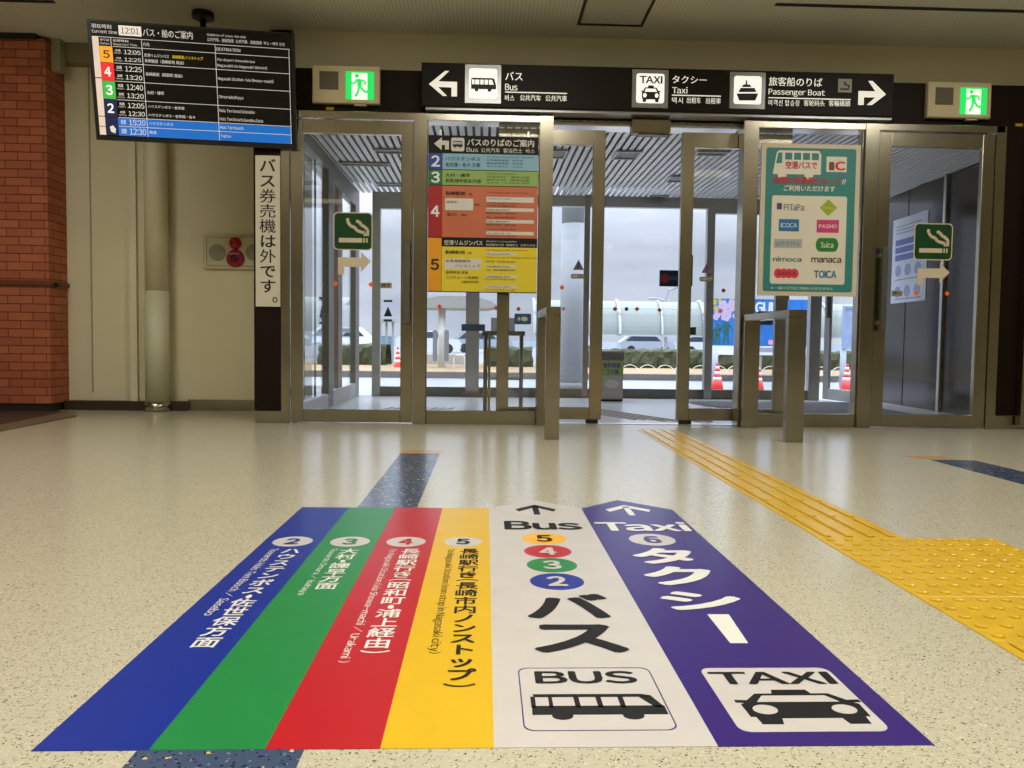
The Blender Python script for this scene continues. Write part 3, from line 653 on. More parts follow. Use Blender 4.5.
def picto_bus(pb, a0, a1, b0, b1, c0, c1, mw=None):
    """side view of a coach in the box; windows left open"""
    w = a1 - a0; h = b1 - b0; U = lambda t: a0 + t * w; V = lambda t: b0 + t * h
    pb.prism([(U(0), V(.18)), (U(1), V(.18)), (U(1), V(.52)), (U(.005), V(.52))], c0, c1)             # lower body
    pb.prism([(U(.02), V(1)), (U(.86), V(1)), (U(.93), V(.94)), (U(.9), V(.88)), (U(.03), V(.88))], c0, c1)   # roof
    for k, (x, x2) in enumerate(((.0, .035), (.135, .165), (.33, .37), (.50, .54), (.67, .71), (.86, .93))):
        if k == 5: pb.prism([(U(.83), V(.9)), (U(.93), V(.94)), (U(1), V(.45)), (U(.93), V(.45))], c0, c1)
        else: pb.box(U(x), U(x2), V(.45), V(.9), c0, c1)
    for x in (.22, .74): pb.disc(U(x), V(.14), w * .078, h * .15, c0, c1 + .0003, 24)
    return pb
def picto_taxi(pb, a0, a1, b0, b1, c0, c1):
    w = a1 - a0; h = b1 - b0; U = lambda t: a0 + t * w; V = lambda t: b0 + t * h
    return pb.prism([(U(x), V(y)) for x, y in ((.04, .20), (.08, .20), (.09, 0), (.25, 0), (.27, .16), (.73, .16), (.75, 0), (.91, 0), (.92, .20), (.96, .20), (.97, .56), (.93, .60), (1.0, .61), (1.0, .69), (.90, .68), (.80, .88), (.66, .88), (.64, 1), (.36, 1), (.34, .88), (.20, .88), (.10, .68), (0, .69), (0, .61), (.07, .60), (.03, .56))], c0, c1)
def picto_taxi_light(pb, a0, a1, b0, b1, c0, c1):
    w = a1 - a0; h = b1 - b0; U = lambda t: a0 + t * w; V = lambda t: b0 + t * h
    pb.prism([(U(.17), V(.62)), (U(.83), V(.62)), (U(.755), V(.81)), (U(.245), V(.81))], c0, c1)
    for x in (.19, .81): pb.disc(U(x), V(.40), w * .095, h * .135, c0, c1, 24)
    return pb
for nm, (a, b, c, d) in (('bus', (465, 501, 65, 103.5)), ('taxi', (632, 668, 70, 108)), ('boat', (729.5, 765, 72.5, 109))):
    xm = (a + b) / 2
    fp = PB(fH); hbox(fp, a, b, c, d, 0, .008).build('pictogram_frame', silver, hs)
    q = PB(fH); q.rrect(hx(a + 4), hx(b - 4), hz(xm, d - 4.5), hz(xm, c + 4), .02, .008, .011).build('lit_panel', litw, hs)
    q = PB(fH)
    if nm == 'bus': picto_bus(q, hx(471), hx(496), hz(xm, 92), hz(xm, 78.5), .011, .013)
    if nm == 'taxi': picto_taxi_light(PB(fH), hx(641), hx(660), hz(xm, 102.5), hz(xm, 86), .013, .0135).build('pictogram_lights', litw, hs); picto_taxi(q, hx(641), hx(660), hz(xm, 102.5), hz(xm, 86), .011, .013); q.glyphs('TAXI', hx(639), hx(662), hz(xm, 84), hz(xm, 76.5), .013, .03)
    if nm == 'boat':
        q.prism(P((736, 94), (758, 94), (755, 101), (739, 101)), .011, .013); q.prism(P((740, 88.5), (754, 88.5), (756, 92.5), (738, 92.5)), .011, .013)
        q.prism(P((743, 85), (749, 85), (751, 87.5), (741, 87.5)), .011, .013); q.prism(P((745, 81), (746.5, 81), (746.5, 85), (745, 85)), .011, .013)
    q.build('pictogram', ink, hs)
q = PB(fH)
def ht(body, x0, x1, y0, y1, bold=.012): xm = (x0 + x1) / 2; q.glyphs(body, hx(x0), hx(x1), hz(xm, y1), hz(xm, y0), .003, bold)
ht('バス', 505, 522.5, 72, 80.5); ht('Bus', 505, 517.5, 84, 90.5); ht('버스', 505, 514.5, 95, 101); ht('公共汽车', 520, 541, 95, 101); ht('公共汽車', 545.5, 567, 95.5, 101.5)
hbox(q, 505, 567, 92.3, 93.3, 0, .003)
ht('タクシー', 672, 706.5, 76, 83.5); ht('Taxi', 672, 687.5, 87, 93.5); ht('택시', 672, 683, 97.5, 103.5); ht('出租车', 687, 701, 97.5, 103.5); ht('出租車', 706, 721, 98, 104)
hbox(q, 672, 721, 95.2, 96.2, 0, .003)
ht('旅客船のりば', 768.5, 822, 77.5, 86.5); ht('Passenger Boat', 768.5, 825, 89.5, 97); ht('여객선 탑승장', 768.5, 800, 100, 106); ht('客轮码头', 804, 825, 100.3, 106.3); ht('客輪碼頭', 829, 850.5, 100.5, 106.5)
hbox(q, 768.5, 851, 98.2, 99.2, 0, .003)
q.build('lettering', lettw, hs)
q = PB(fH); hbox(q, 838, 851.5, 79, 92.5, 0, .003).build('smoking_plate', mat('plate_grey', srgb(150, 145, 130), .5), hs)
q = PB(fH); hbox(q, 840, 849, 88.5, 90, .003, .005); q.prism(P((843, 82), (845, 82), (846, 84.5), (849, 85), (849.5, 88), (848, 88), (847.5, 86), (844.5, 85.5)), .003, .005); q.build('smoking_mark', ink, hs)

# exit lights
eg = emis('exit_green', (20, 200, 88), 1.0); ew = emis('exit_white', (225, 250, 215), 1.0)
ebox = mat('exit_box_beige', srgb(196, 182, 146), .5)
def exit_light(px0, px1, py0, py1, lab, sk):
    Y = 6.24; f_ = wall_fr(0, Y, 0); x0, _, z1 = onY(px0, py0, Y); x1, _, z0 = onY(px1, py1, Y); w = x1 - x0; h = z1 - z0
    t = thing('exit_light', lab, 'exit light', ((x0 + x1) / 2, Y, z0), group='emergency exit lights on header')
    PB(f_).bev(x0, x1, z0, z1, -.058, 0, .008).build('housing', ebox, t)
    U = lambda a: x0 + a * w; V = lambda b: z0 + b * h
    PB(f_).box(U(.11), U(.39), V(.35), V(.83), 0, .003).build('speaker_grille', mat('grille_dark', srgb(96, 88, 70), .7), t)
    sg = PB(f_).box(U(.50), U(.915), V(.10), V(.84), 0, .006).build('green_panel', eg, t)
    PB(f_).box(U(.59), U(.82), V(.10), V(.80), .006, .007).build('doorway', ew, sg)
    g = PB(f_); c0, c1 = .007, .009
    A_ = lambda a, b: (U(.5 + .415 * a), V(.10 + .74 * b))
    def st(pts, tk):
        for i in range(len(pts) - 1):
            (a, b), (c, d) = A_(*pts[i]), A_(*pts[i + 1]); L_ = math.hypot(c - a, d - b); nx, ny = -(d - b) / L_ * tk, (c - a) / L_ * tk
            g.prism([(a + nx, b + ny), (c + nx, d + ny), (c - nx, d - ny), (a - nx, b - ny)], c0, c1)
    a, b = A_(.40, .84); g.disc(a, b, .016, .016, c0, c1, 14)
    g.prism([A_(.38, .74), A_(.56, .72), A_(.58, .42), A_(.44, .42)], c0, c1)
    st([(.40, .70), (.30, .56), (.18, .60)], .007); st([(.55, .70), (.68, .66), (.70, .52)], .007)
    st([(.48, .46), (.44, .26), (.34, .10)], .009); st([(.53, .46), (.66, .28), (.84, .28), (.86, .20)], .009)
    g.build('running_figure', eg, sg)
    PB(f_).bev(U(.62), U(.80), V(-.05), V(0), -.05, -.01).build('test_switch', ebox, t)
exit_light(312, 379.5, 64.5, 104, 'lit green running figure exit light left of the direction sign', 1)
exit_light(929, 991, 81, 118.5, 'lit green running figure exit light right of the direction sign', 1)
for px, py, lab in ((330, 108.5, 'small yellow label on dark header under left exit light'), (1019, 125, 'small yellow label on dark header at right edge')):
    Y = 6.3; x, _, z = onY(px, py, Y); o = PB(wall_fr(0, Y, 0)).box(x - .03, x + .03, z - .012, z + .012, 0, .004).build('header_label', mat('yellow_label', srgb(190, 150, 20), .5)); tag(o, lab, 'label')

# ------------------------------------------------------------------ vertical white sign
Y = D - .012; f_ = wall_fr(0, Y, 0); x0, x1 = X(255.5, Y, 230), X(280, Y, 230); z1 = ZY(268, 155.5, Y); z0 = ZY(268, 306.5, Y)
t = thing('vertical_sign', 'tall narrow white sign with vertical black Japanese writing on brown post', 'sign', ((x0 + x1) / 2, Y, z0))
PB(f_).box(x0, x1, z0, z1, -.010, 0).build('board', mat('sign_white', srgb(205, 198, 178), .5), t)
q = PB(f_); h = z1 - z0; q.column('バス券売機は外です', x0 + .028, x1 - .028, z1 - .02, z0 + .10, .001, .009)
q.glyphs('。', x1 - .06, x1 - .02, z0 + .03, z0 + .075, .001, .01); q.build('lettering', ink, t)

# ------------------------------------------------------------------ fire alarm panel
Y = YR - .03; f_ = wall_fr(0, Y, 0); x0, _, z1 = onY(203, 234.5, Y); x1, _, z0 = onY(262, 269.5, Y)
t = thing('fire_alarm_panel', 'beige fire alarm panel with round red lamp and red call button on recess wall', 'fire alarm', ((x0 + x1) / 2, YR, z0))
PB(f_).bev(x0, x1, z0, z1, -.03, 0, .004).build('panel', mat('alarm_beige', (.56, .51, .34), .5), t)
PB(f_).frame(x0 + .03, x1 - .03, z0 + .025, z1 - .02, .004, 0, .004).build('door_line', mat('alarm_line', (.14, .12, .07), .5), t)
fn = lambda px, py: (XY(px, Y, py), ZY(px, py, Y))
u, v = fn(217.5, 252.5); PB(f_).disc(u, v, .075, .075, 0, .006).build('bell_cover', mat('alarm_grille', (.28, .26, .16), .6), t)
u, v = fn(254, 252.5); PB(f_).disc(u, v, .075, .075, 0, .006).build('bell_cover', mat('alarm_grille', (.28, .26, .16), .6), t)
rl = mat('alarm_red_lamp', (.30, .004, .01), .15, emit=.06); u, v = fn(235.5, 243.5)
PB(f_).rev([(.055, 0), (.055, .01), (.048, .035), (.03, .05), (.004, .056)], u, v, 24).build('red_lamp', rl, t, smooth=True)
u, v = fn(235.5, 258.5); PB(f_).rev([(.08, 0), (.08, .012), (.07, .02), (.035, .02), (.03, .008)], u, v, 28).build('call_ring', mat('alarm_red', (.28, .01, .03), .3), t)
PB(f_).disc(u, v, .022, .022, .008, .02, 16).build('push_button', mat('alarm_dark', (.03, .01, .02), .4), t)
PB(f_).box(u - .06, u + .04, v + .035, v + .048, .018, .022).build('label_strip', mat('alarm_pink', srgb(190, 120, 120), .5), t)

# ------------------------------------------------------------------ television timetable
ya, ti = .117, .2046
cx, cy, cz = -2.186, 6.0, 2.541; TW, TH = 1.451, .834
Nv = (math.sin(ya), -math.cos(ya), 0); Uv = (math.cos(ya), math.sin(ya), 0)
Vv = tuple(math.cos(ti) * a + math.sin(ti) * b for a, b in zip((0, 0, 1), Nv)); Mv = tuple(math.cos(ti) * b - math.sin(ti) * a for a, b in zip((0, 0, 1), Nv))
O = tuple((cx, cy, cz)[i] - Uv[i] * TW / 2 - Vv[i] * TH / 2 for i in range(3))
ft = (O, tuple(a * TW for a in Uv), tuple(a * TH for a in Vv), Mv)
tv = thing('timetable_screen', 'large ceiling hung screen listing bus departures with numbered coloured rows', 'screen', (cx, cy, CEIL))
PB(ft).box(0, 1, 0, 1, -.05, 0).build('bezel', mat('tv_bezel', srgb(22, 20, 18), .35), tv)
bk = PB(ft).box(.25, .75, .2, .8, -.075, -.05); bk.build('back_shell', blk, tv)
scr = PB(ft).box(.018, .985, .035, .985, 0, .002).build('display', mat('tv_black', srgb(10, 8, 8), .25), tv)
pm = onZ(203, 13, CEIL); pmx, pmy = XY(203, 6.42, 14), 6.42
mo = PB(); mo.rev([(.022, 2.62), (.022, CEIL)], pmx, pmy, 16); mo.build('pole', blk, tv, smooth=True)
mo = PB(); mo.rev([(.03, CEIL - .055), (.085, CEIL - .045), (.085, CEIL - .0)], pmx, pmy, 24); mo.build('ceiling_mount', blk, tv)
c_ = (cx, cy, cz); mo = PB(); mo.bev(pmx - .06, pmx + .06, cy + .10, pmy + .03, 2.56, 2.72); mo.build('bracket', blk, tv)
def tvu(px): return (px - 66) / 894.0
tw_ = emis('screen_white', (210, 205, 198), .55); 
U0 = lambda zx: zx; 
# display rows use a grid in screen fractions: columns measured on the photograph
def q_(name, m): return PB(ft)
R = PB(ft)   # white rules
ys = [.845, .775, .665, .53, .39, .235, .135, .05]
ys = [.862, .790, .655, .505, .350, .200, .125, .045]
for k, yv in enumerate(ys[:-1]): R.box(.115 if k else .02, .975, yv - .002, yv + .002, .002, .003)
for xv, a, b in ((.253, .862, .045), (.607, .862, .045), (.972, .862, .045), (.108, .862, .79)): R.box(xv - .0012, xv + .0012, b, a, .002, .003)
R.build('grid_lines', tw_, scr)
cols = [('5', (250, 160, 30), ys[1], ys[2], (60, 20, 40)), ('4', (235, 30, 40), ys[2], ys[3], (240, 235, 230)), ('3', (60, 170, 70), ys[3], ys[4], (240, 235, 230)), ('2', (10, 20, 70), ys[4], ys[5], (240, 235, 230)), ('', (10, 20, 60), ys[5], ys[7], None)]
for s_, c, a, b, fc in cols:
    PB(ft).box(.052, .112, b + .002, a - .002, .002, .004).build('number_cell', emis('cell_' + s_ + 'x', c, .6), scr)
    if s_: PB(ft).glyphs(s_, .066, .098, b + .035, a - .035, .005, .03).build('number', emis('num_%s' % s_, fc, .6), scr)
PB(ft).prism([(.070, .115), (.085, .13), (.10, .10), (.095, .06), (.075, .075)], .004, .005).build('ship_mark', tw_, scr)
PB(ft).box(.02, .05, .045, .86, .002, .003).build('side_strip', emis('strip_white', (215, 195, 180), .55), scr)
PB(ft).box(.018, .05, .52, .528, .003, .004).box(.018, .05, .20, .206, .003, .004).box(.018, .05, .115, .120, .003, .004).build('side_ticks', ink, scr)
PB(ft).box(.112, .972, ys[7], ys[5] - .003, .002, .0028).build('blue_rows', emis('row_blue', (12, 100, 190), .6), scr)
PB(ft).box(.148, .255, .885, .965, .002, .003).build('clock_field', emis('clock_white', (235, 225, 215), .6), scr)
PB(ft).glyphs('12:01', .158, .245, .900, .95, .004, .012).build('clock', ink, scr)
T = PB(ft)
def tt(s, u0, u1, v0, v1, b=.008): T.glyphs(s, u0, u1, v0, v1, .0035, b)
tt('現在時刻', .022, .115, .93, .965); tt('Current time', .022, .14, .892, .920); tt('バス・船のご案内', .262, .50, .89, .955)
tt('Guidance of a bus, the ship', .57, .76, .925, .95, 0); tt('公共汽车、船舶指南　公共汽車、船舶指南　버스・배의 안내', .57, .95, .885, .915, 0)
tt('のりば', .058, .10, .83, .85); tt('Platform', .058, .10, .80, .82, 0); tt('出発時刻', .118, .19, .83, .85); tt('Departure Time', .118, .23, .798, .82, 0); tt('行先', .26, .29, .81, .838); tt('DESTINATION', .613, .73, .812, .838)
rows = [(ys[1], ys[2], '12:05', '12:25'), (ys[2], ys[3], '12:25', '13:20'), (ys[3], ys[4], '12:40', '13:20'), (ys[4], ys[5], '12:05', '12:30')]
for a, b, s1_, s2_ in rows:
    m = (a + b) / 2
    for s_, lo, hi, lb in ((s1_, m + .010, a - .022, '先発'), (s2_, b + .018, m - .018, '次発')):
        tt(s_, .165, .245, lo, hi, .01); tt(lb, .125, .150, lo + .018, hi, .02); tt('Depart' if lb == '先発' else 'Next bus', .120, .155, lo - .002, lo + .012, 0)
m = ys[6]; tt('15:20', .165, .245, m + .014, ys[5] - .014, .01); tt('12:30', .165, .245, ys[7] + .014, m - .014, .01); tt('先発', .125, .150, m + .018, ys[5] - .018, .02); tt('次発', .125, .150, ys[7] + .018, m - .018, .02)
tt('空港リムジンバス', .262, .38, .722, .75); tt('長崎駅前（長崎新地 経由）', .262, .45, .675, .705); tt('The airport limousine bus', .613, .80, .722, .75, .004); tt('Nagasaki(via Nagasaki Shinchi)', .613, .86, .672, .705, .004)
tt('長崎駅前（昭和町 経由）', .262, .44, .565, .595); tt('Nagasaki Station  (via Showa-machi)', .613, .89, .56, .595, .004)
tt('大村・諫早', .262, .345, .41, .44); tt('Omura,Isahaya', .613, .735, .405, .44, .004)
tt('ハウステンボス・佐世保', .262, .44, .295, .32); tt('ハウステンボス・佐世保・佐々', .262, .49, .222, .248); tt('Huis Ten bosch,Sasebo', .613, .79, .29, .322, .004); tt('Huis Ten bosch,Sasebo,Saza', .613, .83, .218, .25, .004)
tt('ハウステンボス', .262, .38, .15, .175); tt('Huis Ten bosch', .613, .73, .148, .176, .004); tt('時津', .262, .295, .07, .10); tt('Togitsu', .613, .665, .068, .10, .004)
T.build('lettering', tw_, scr)
PB(ft).glyphs('長崎駅前ノンストップ', .395, .545, .722, .75, .0035, .008).build('yellow_lettering', emis('screen_yellow', (220, 190, 30), .6), scr)

# ------------------------------------------------------------------ hanging bus information board
YBd = D - .03; f_ = wall_fr(0, YBd, 0)
bx0, bx1 = X(428, YBd, 220), X(537.5, YBd, 220); bz1 = ZY(482, 136, YBd); bz0 = ZY(482, 292.5, YBd)
bw, bh = bx1 - bx0, bz1 - bz0
fb = ((bx0, YBd, bz0), (bw, 0, 0), (0, 0, bh), (0, -1, 0))
bd = thing('bus_information_board', 'tall bus stop board with blue, green, red and yellow numbered sections on fixed glass', 'sign', ((bx0 + bx1) / 2, YBd, bz0))
PB(fb).box(0, 1, 0, 1, -.02, 0).build('board', mat('board_black', (.008, .007, .006), .6, spec=.25), bd)
secs = [('2', .885, .785, (30, 60, 150), (128, 172, 196), (225, 225, 225)), ('3', .780, .685, (22, 110, 60), (134, 166, 84), (225, 225, 225)), ('4', .680, .352, (160, 20, 28), (188, 100, 66), (225, 225, 225)), ('5', .346, .005, (222, 150, 10), (218, 196, 40), (30, 28, 26))]
for s_, a, b, c1, c2, fc in secs:
    sc_ = PB(fb).box(.0, .125, b, a, 0, .002).build('number_band', mat('band_%s' % s_, srgb(*c1), .5), bd)
    PB(fb).glyphs(s_, .025, .105, (a + b) / 2 - .036, (a + b) / 2 + .036, .003, .035).build('number', mat('bandnum_%s' % s_, srgb(*fc), .5), sc_)
    PB(fb).box(.128, 1.0, b, a if s_ != '5' else .292, 0, .002).build('section_panel', mat('sec_%s' % s_, srgb(*c2), .5), bd)
T = PB(fb); kk = .0035
def bt(s, u0, u1, v0, v1, b=.01): T.glyphs(s, u0, u1, v0, v1, kk, b)
bt('バスのりばのご案内', .35, .96, .935, .982, .022); bt('Bus', .345, .45, .897, .925, .01); bt('公共汽车　客运巴士　버스', .475, .965, .895, .925, .01)
T.prism([(.05, .945), (.12, .985), (.12, .965), (.185, .965), (.185, .91), (.15, .91), (.15, .938), (.12, .938), (.12, .905)], 0, kk)
bt('空港リムジンバス', .15, .50, .302, .334, .02); bt('Airport Limousine', .53, .81, .322, .336, .008); bt('机场豪华大巴　機場巴士　공항리무진', .53, .98, .300, .315, .004)
T.rrect(.205, .325, .90, .985, .015, 0, kk)
T.box(.155, .41, .525, .60, .002, kk); T.box(.155, .49, .145, .215, .002, kk)
for v in (.600, .530, .455, .380): T.box(.53, .965, v - .008 - (.012 if v == .6 else 0), v + .014, .002, .003)
for v in (.255, .175, .110, .045): T.box(.53, .81, v - .015, v + .003, .002, .003)
T.build('white_lettering', mat('board_white', srgb(205, 200, 190), .5), bd)
T = PB(fb); kk = .0045
picto_bus(T, .22, .31, .92, .965, .0036, .0045)
bt('ハウステンボス', .155, .47, .840, .865, .01); bt('佐世保・佐々 方面', .155, .47, .800, .828, .01)
bt('大村・諫早', .155, .38, .735, .76, .01); bt('長原(諫早経由)方面', .155, .48, .70, .725, .008)
bt('長崎駅前', .155, .34, .62, .645, .015); bt('方面', .36, .40, .62, .635); bt('昭和町', .17, .27, .568, .585, .01); bt('経由', .42, .47, .555, .57); bt('浦上仁', .17, .27, .488, .508, .01); bt('経由', .30, .35, .488, .502)
bt('長崎駅前', .155, .34, .245, .268, .015); bt('方面', .36, .40, .245, .26); bt('出島道路経由', .165, .39, .192, .21, .008); bt('ノンストップ', .25, .48, .158, .18, .01)
bt('長崎新地 経由', .165, .37, .118, .136, .01); bt('ココウォーク茂里町', .165, .47, .085, .103, .008); bt('(選択停車)', .31, .47, .058, .075, .006)
sm = ['To Huis Ten bosch, Sasebo', '开往豪斯登堡、佐世保', '開往豪斯登堡、佐世保', '하우스텐보스・사세보']
for k, s_ in enumerate(sm): bt(s_, .53, .96 if k == 0 else .86, .862 - k * .020, .873 - k * .020, .004)
sm = ['To Omura, Isahaya', '开往大村、谏早方面', '開往大村、諫早方面', '오무라・이사하야 방면']
for k, s_ in enumerate(sm): bt(s_, .53, .80 if k == 0 else .92, .755 - k * .019, .766 - k * .019, .004)
for v, s_ in ((.635, 'To Nagasaki Station'), (.572, 'via Showa-machi'), (.552, '开往 长崎站前'), (.505, '昭和町 经由'), (.478, '往 長崎駅前'), (.430, '昭和町 經由'), (.402, '나가사키역앞 방면'), (.36, '쇼와마치 경유'), (.268, 'To Nagasaki Station'), (.22, 'non stop in Nagasaki city'), (.195, '开往 长崎站前'), (.14, '往 長崎駅前'), (.08, '나가사키역앞 방면'), (.012, '나가사키시내 논스톱')):
    bt(s_, .53, .53 + .02 * len(s_) if s_[0] in 'Tvn' else .80, v, v + .011, .004)
for v, s_ in ((.598, 'via Showa-machi'), (.526, '昭和町'), (.451, '昭和町'), (.376, '쇼와마치'), (.243, 'Dejima Road'), (.163, '出岛道路经由 不停车'), (.098, '出島道路經由 直達'), (.033, '데지마도로 경유')):
    bt(s_, .54, .75, v, v + .010, .004)
T.build('black_lettering', ink, bd)
for u in (.1, .9): PB(fb).box(u, u + .015, 1, 1.035, -.012, -.006).build('hanger', steel_b, bd)

# ------------------------------------------------------------------ IC card poster
YP = D - .02
px0, px1 = X(760, YP, 220), X(858.5, YP, 220); pz1 = ZY(810, 144, YP); pz0 = ZY(810, 296, YP)
fp = ((px0, YP, pz0), (px1 - px0, 0, 0), (0, 0, pz1 - pz0), (0, -1, 0))
po = thing('card_poster', 'cream framed teal poster of transit card marks with white bus on right fixed glass', 'poster', ((px0 + px1) / 2, YP, pz0))
PB(fp).box(0, 1, 0, 1, -.018, 0).build('backing', mat('poster_cream', srgb(208, 196, 170), .5), po)
PB(fp).rrect(.045, .955, .028, .972, .02, 0, .002).build('teal_panel', mat('poster_teal', srgb(44, 128, 124), .5), po)
PB(fp).rrect(.115, .875, .078, .66, .02, .002, .003).build('inner_card', mat('poster_inner', srgb(222, 214, 196), .5), po)
pw = mat('poster_white', srgb(226, 220, 204), .5)
T = PB(fp)
T.prism([(.115, .80), (.60, .80), (.60, .93), (.575, .955), (.175, .955), (.15, .94)], .002, .003)
T.disc(.21, .797, .045, .028, .002, .0034, 20); T.disc(.48, .797, .045, .028, .002, .0034, 20); T.box(.655, .86, .82, .92, .002, .003)
T.glyphs('ご利用いただけます', .23, .75, .69, .728, .003, .02); T.glyphs('※一部バスではご利用いただけません', .13, .76, .040, .060, .003, .01); T.glyphs('が', .815, .86, .74, .775, .003, .02)
T.build('white_shapes', pw, po)
T = PB(fp)
T.prism([(.145, .87), (.205, .87), (.205, .94), (.165, .94)], .003, .004)
for k in range(4): T.box(.235 + k * .09, .305 + k * .09, .895, .94, .003, .004)
T.build('bus_windows', MATS['poster_teal'], po)
T = PB(fp); cr_ = mat('poster_crimson', srgb(190, 20, 50), .5)
T.glyphs('空港バスで', .24, .56, .835, .885, .0045, .03)
T.glyphs('全国の交通系ICカード', .115, .80, .735, .785, .0045, .035); T.build('crimson_lettering', cr_, po)
PB(fp).rrect(.68, .735, .83, .885, .01, .003, .004).build('mark_i', mat('mark_brown', srgb(110, 60, 30), .5), po)
PB(fp).glyphs('C', .74, .85, .83, .89, .0045, .05).build('mark_c', mat('mark_red', srgb(205, 30, 40), .5), po)
def logo(shape, txt, tc, bg, box, tb=.03, pad=(.01, .012)):
    u0, u1, v0, v1 = box; g = thing('card_mark', loc=po['_o']); g.parent = po; g.location = (0, 0, 0); bpy.context.view_layer.update()
    if bg:
        b = PB(fp)
        if shape == 'rect': b.box(u0, u1, v0, v1, .003, .004)
        if shape == 'diamond': b.prism([(u0, (v0 + v1) / 2), ((u0 + u1) / 2, v0), (u1, (v0 + v1) / 2), ((u0 + u1) / 2, v1)], .003, .004)
        if shape == 'pill': b.rrect(u0, u1, v0, v1, (v1 - v0) * .5, .003, .004)
        if shape == 'cloud':
            for k in range(4): b.disc(u0 + (u1 - u0) * (.17 + .22 * k), (v0 + v1) / 2, (u1 - u0) * .17, (v1 - v0) * .5, .003, .004 + k * .00001, 18)
        b.build('background', mat('bg_%d_%d_%d' % bg, srgb(*bg), .5), g)
    if txt: PB(fp).glyphs(txt, u0 + pad[0], u1 - pad[0], v0 + pad[1], v1 - pad[1], .005, tb).build('lettering', mat('tx_%d_%d_%d' % tc, srgb(*tc), .5), g)
logo('', 'PiTaPa', (70, 74, 90), None, (.235, .44, .562, .606), .01, (0, 0)); logo('rect', '', (0, 0, 0), (70, 60, 120), (.165, .215, .568, .610))
logo('diamond', 'Kitaca', (200, 210, 90), (150, 170, 30), (.60, .775, .53, .64), .01, (.03, .045))
logo('rect', 'ICOCA', (200, 215, 225), (20, 110, 170), (.19, .395, .425, .505), .02, (.02, .025)); logo('rect', 'PASMO', (235, 200, 215), (206, 50, 120), (.575, .80, .42, .505), .03, (.02, .03))
logo('rect', 'はやかけん', (110, 118, 122), (168, 176, 178), (.145, .43, .315, .375), .01, (.02, .014)); logo('pill', 'Suica', (210, 220, 180), (40, 120, 50), (.57, .80, .295, .385), .03, (.05, .025))
logo('', 'nimoca', (20, 110, 130), None, (.14, .43, .225, .258), .02, (0, 0)); logo('', 'manaca', (50, 44, 48), None, (.53, .835, .222, .255), .02, (0, 0))
logo('cloud', 'SUGOCA', (120, 10, 30), (215, 60, 80), (.155, .405, .115, .18), .02, (.03, .02)); logo('', 'TOICA', (20, 120, 165), None, (.56, .79, .12, .17), .04, (0, 0))
PB(fp).box(.205, .32, -.03, 0, -.012, -.002).build('clip', steel, po)

# ------------------------------------------------------------------ floor graphic
ZF = .0012
def band(name, lab, xa, xb, m, ynear=1.237, yfar=3.07):
    t = thing(name, lab, 'floor sticker', ((xa + xb) / 2, ynear, 0), group='coloured route bands of the floor graphic')
    PB().prism([(xa, ynear), (xb, ynear), (xb, yfar), (xa, yfar)], 0, ZF).build('film', m, t); return t
FX = [-.716, -.532, -.348, -.1635, .0205, .389, .752]
NAR = {'（': .62, '）': .62, '(': .5, ')': .5, '・': .5, 'ー': .9}
jpw = mat('floor_letter_white', srgb(225, 222, 215), .3); jpb = mat('floor_letter_black', srgb(18, 18, 19), .5, spec=.2)
def num(t, cx, cy, r, s_, cm, fm):
    nc = PB().disc(cx, cy, r, r, ZF, ZF + .0003, 40).build('number_circle', cm, t)
    h = r * .60; PB().glyphs(s_, cx - h * .62, cx + h * .62, cy - h, cy + h, ZF + .0006, .05).build('number', fm, nc)
b2 = band('route_band', 'blue floor band numbered 2 with white writing, leftmost of the floor graphic', FX[0], FX[1], fblue)
num(b2, -.623, 2.542, .064, '2', fwhite, fblue)
PB().column('ハウステンボス・佐世保方面', -.630, -.568, 2.455, 1.652, ZF + .0005, .016, NAR).build('lettering', jpw, b2)
PB().glyphs('Towards Huis Ten Bosch / Sasebo', -.668, -.640, 1.851, 2.453, ZF + .0005, .011, rot=-90).build('small_lettering', jpw, b2)
b3 = band('route_band', 'green floor band numbered 3 with white writing, between blue and red bands', FX[1], FX[2], fgreen)
num(b3, -.437, 2.542, .064, '3', fwhite, fgreen)
PB().column('大村・諫早方面', -.450, -.388, 2.455, 2.045, ZF + .0005, .016, NAR).build('lettering', jpw, b3)
PB().glyphs('Towards Omura / Isahaya', -.484, -.458, 2.002, 2.455, ZF + .0005, .011, rot=-90).build('small_lettering', jpw, b3)
b4 = band('route_band', 'red floor band numbered 4 with white writing, between green and yellow bands', FX[2], FX[3], fred)
num(b4, -.254, 2.543, .064, '4', fwhite, fred)
PB().column('長崎駅行き(昭和町・浦上経由)', -.260, -.196, 2.457, 1.615, ZF + .0005, .016, NAR).build('lettering', jpw, b4)
PB().glyphs('To Nagasaki Station (via Showa-machi / Urakami )', -.300, -.272, 1.575, 2.451, ZF + .0005, .011, rot=-90).build('small_lettering', jpw, b4)
b5 = band('route_band', 'yellow floor band numbered 5 with black writing, beside the white bus band', FX[3], FX[4], fyel)
num(b5, -.067, 2.545, .062, '5', fwhite, jpb)
PB().column('長崎駅行き(長崎市内ノンストップ)', -.075, -.012, 2.459, 1.452, ZF + .0005, .016, NAR).build('lettering', jpb, b5)
PB().glyphs('To Nagasaki Station (non stop in Nagasaki city)', -.118, -.088, 1.620, 2.453, ZF + .0005, .011, rot=-90).build('small_lettering', jpb, b5)
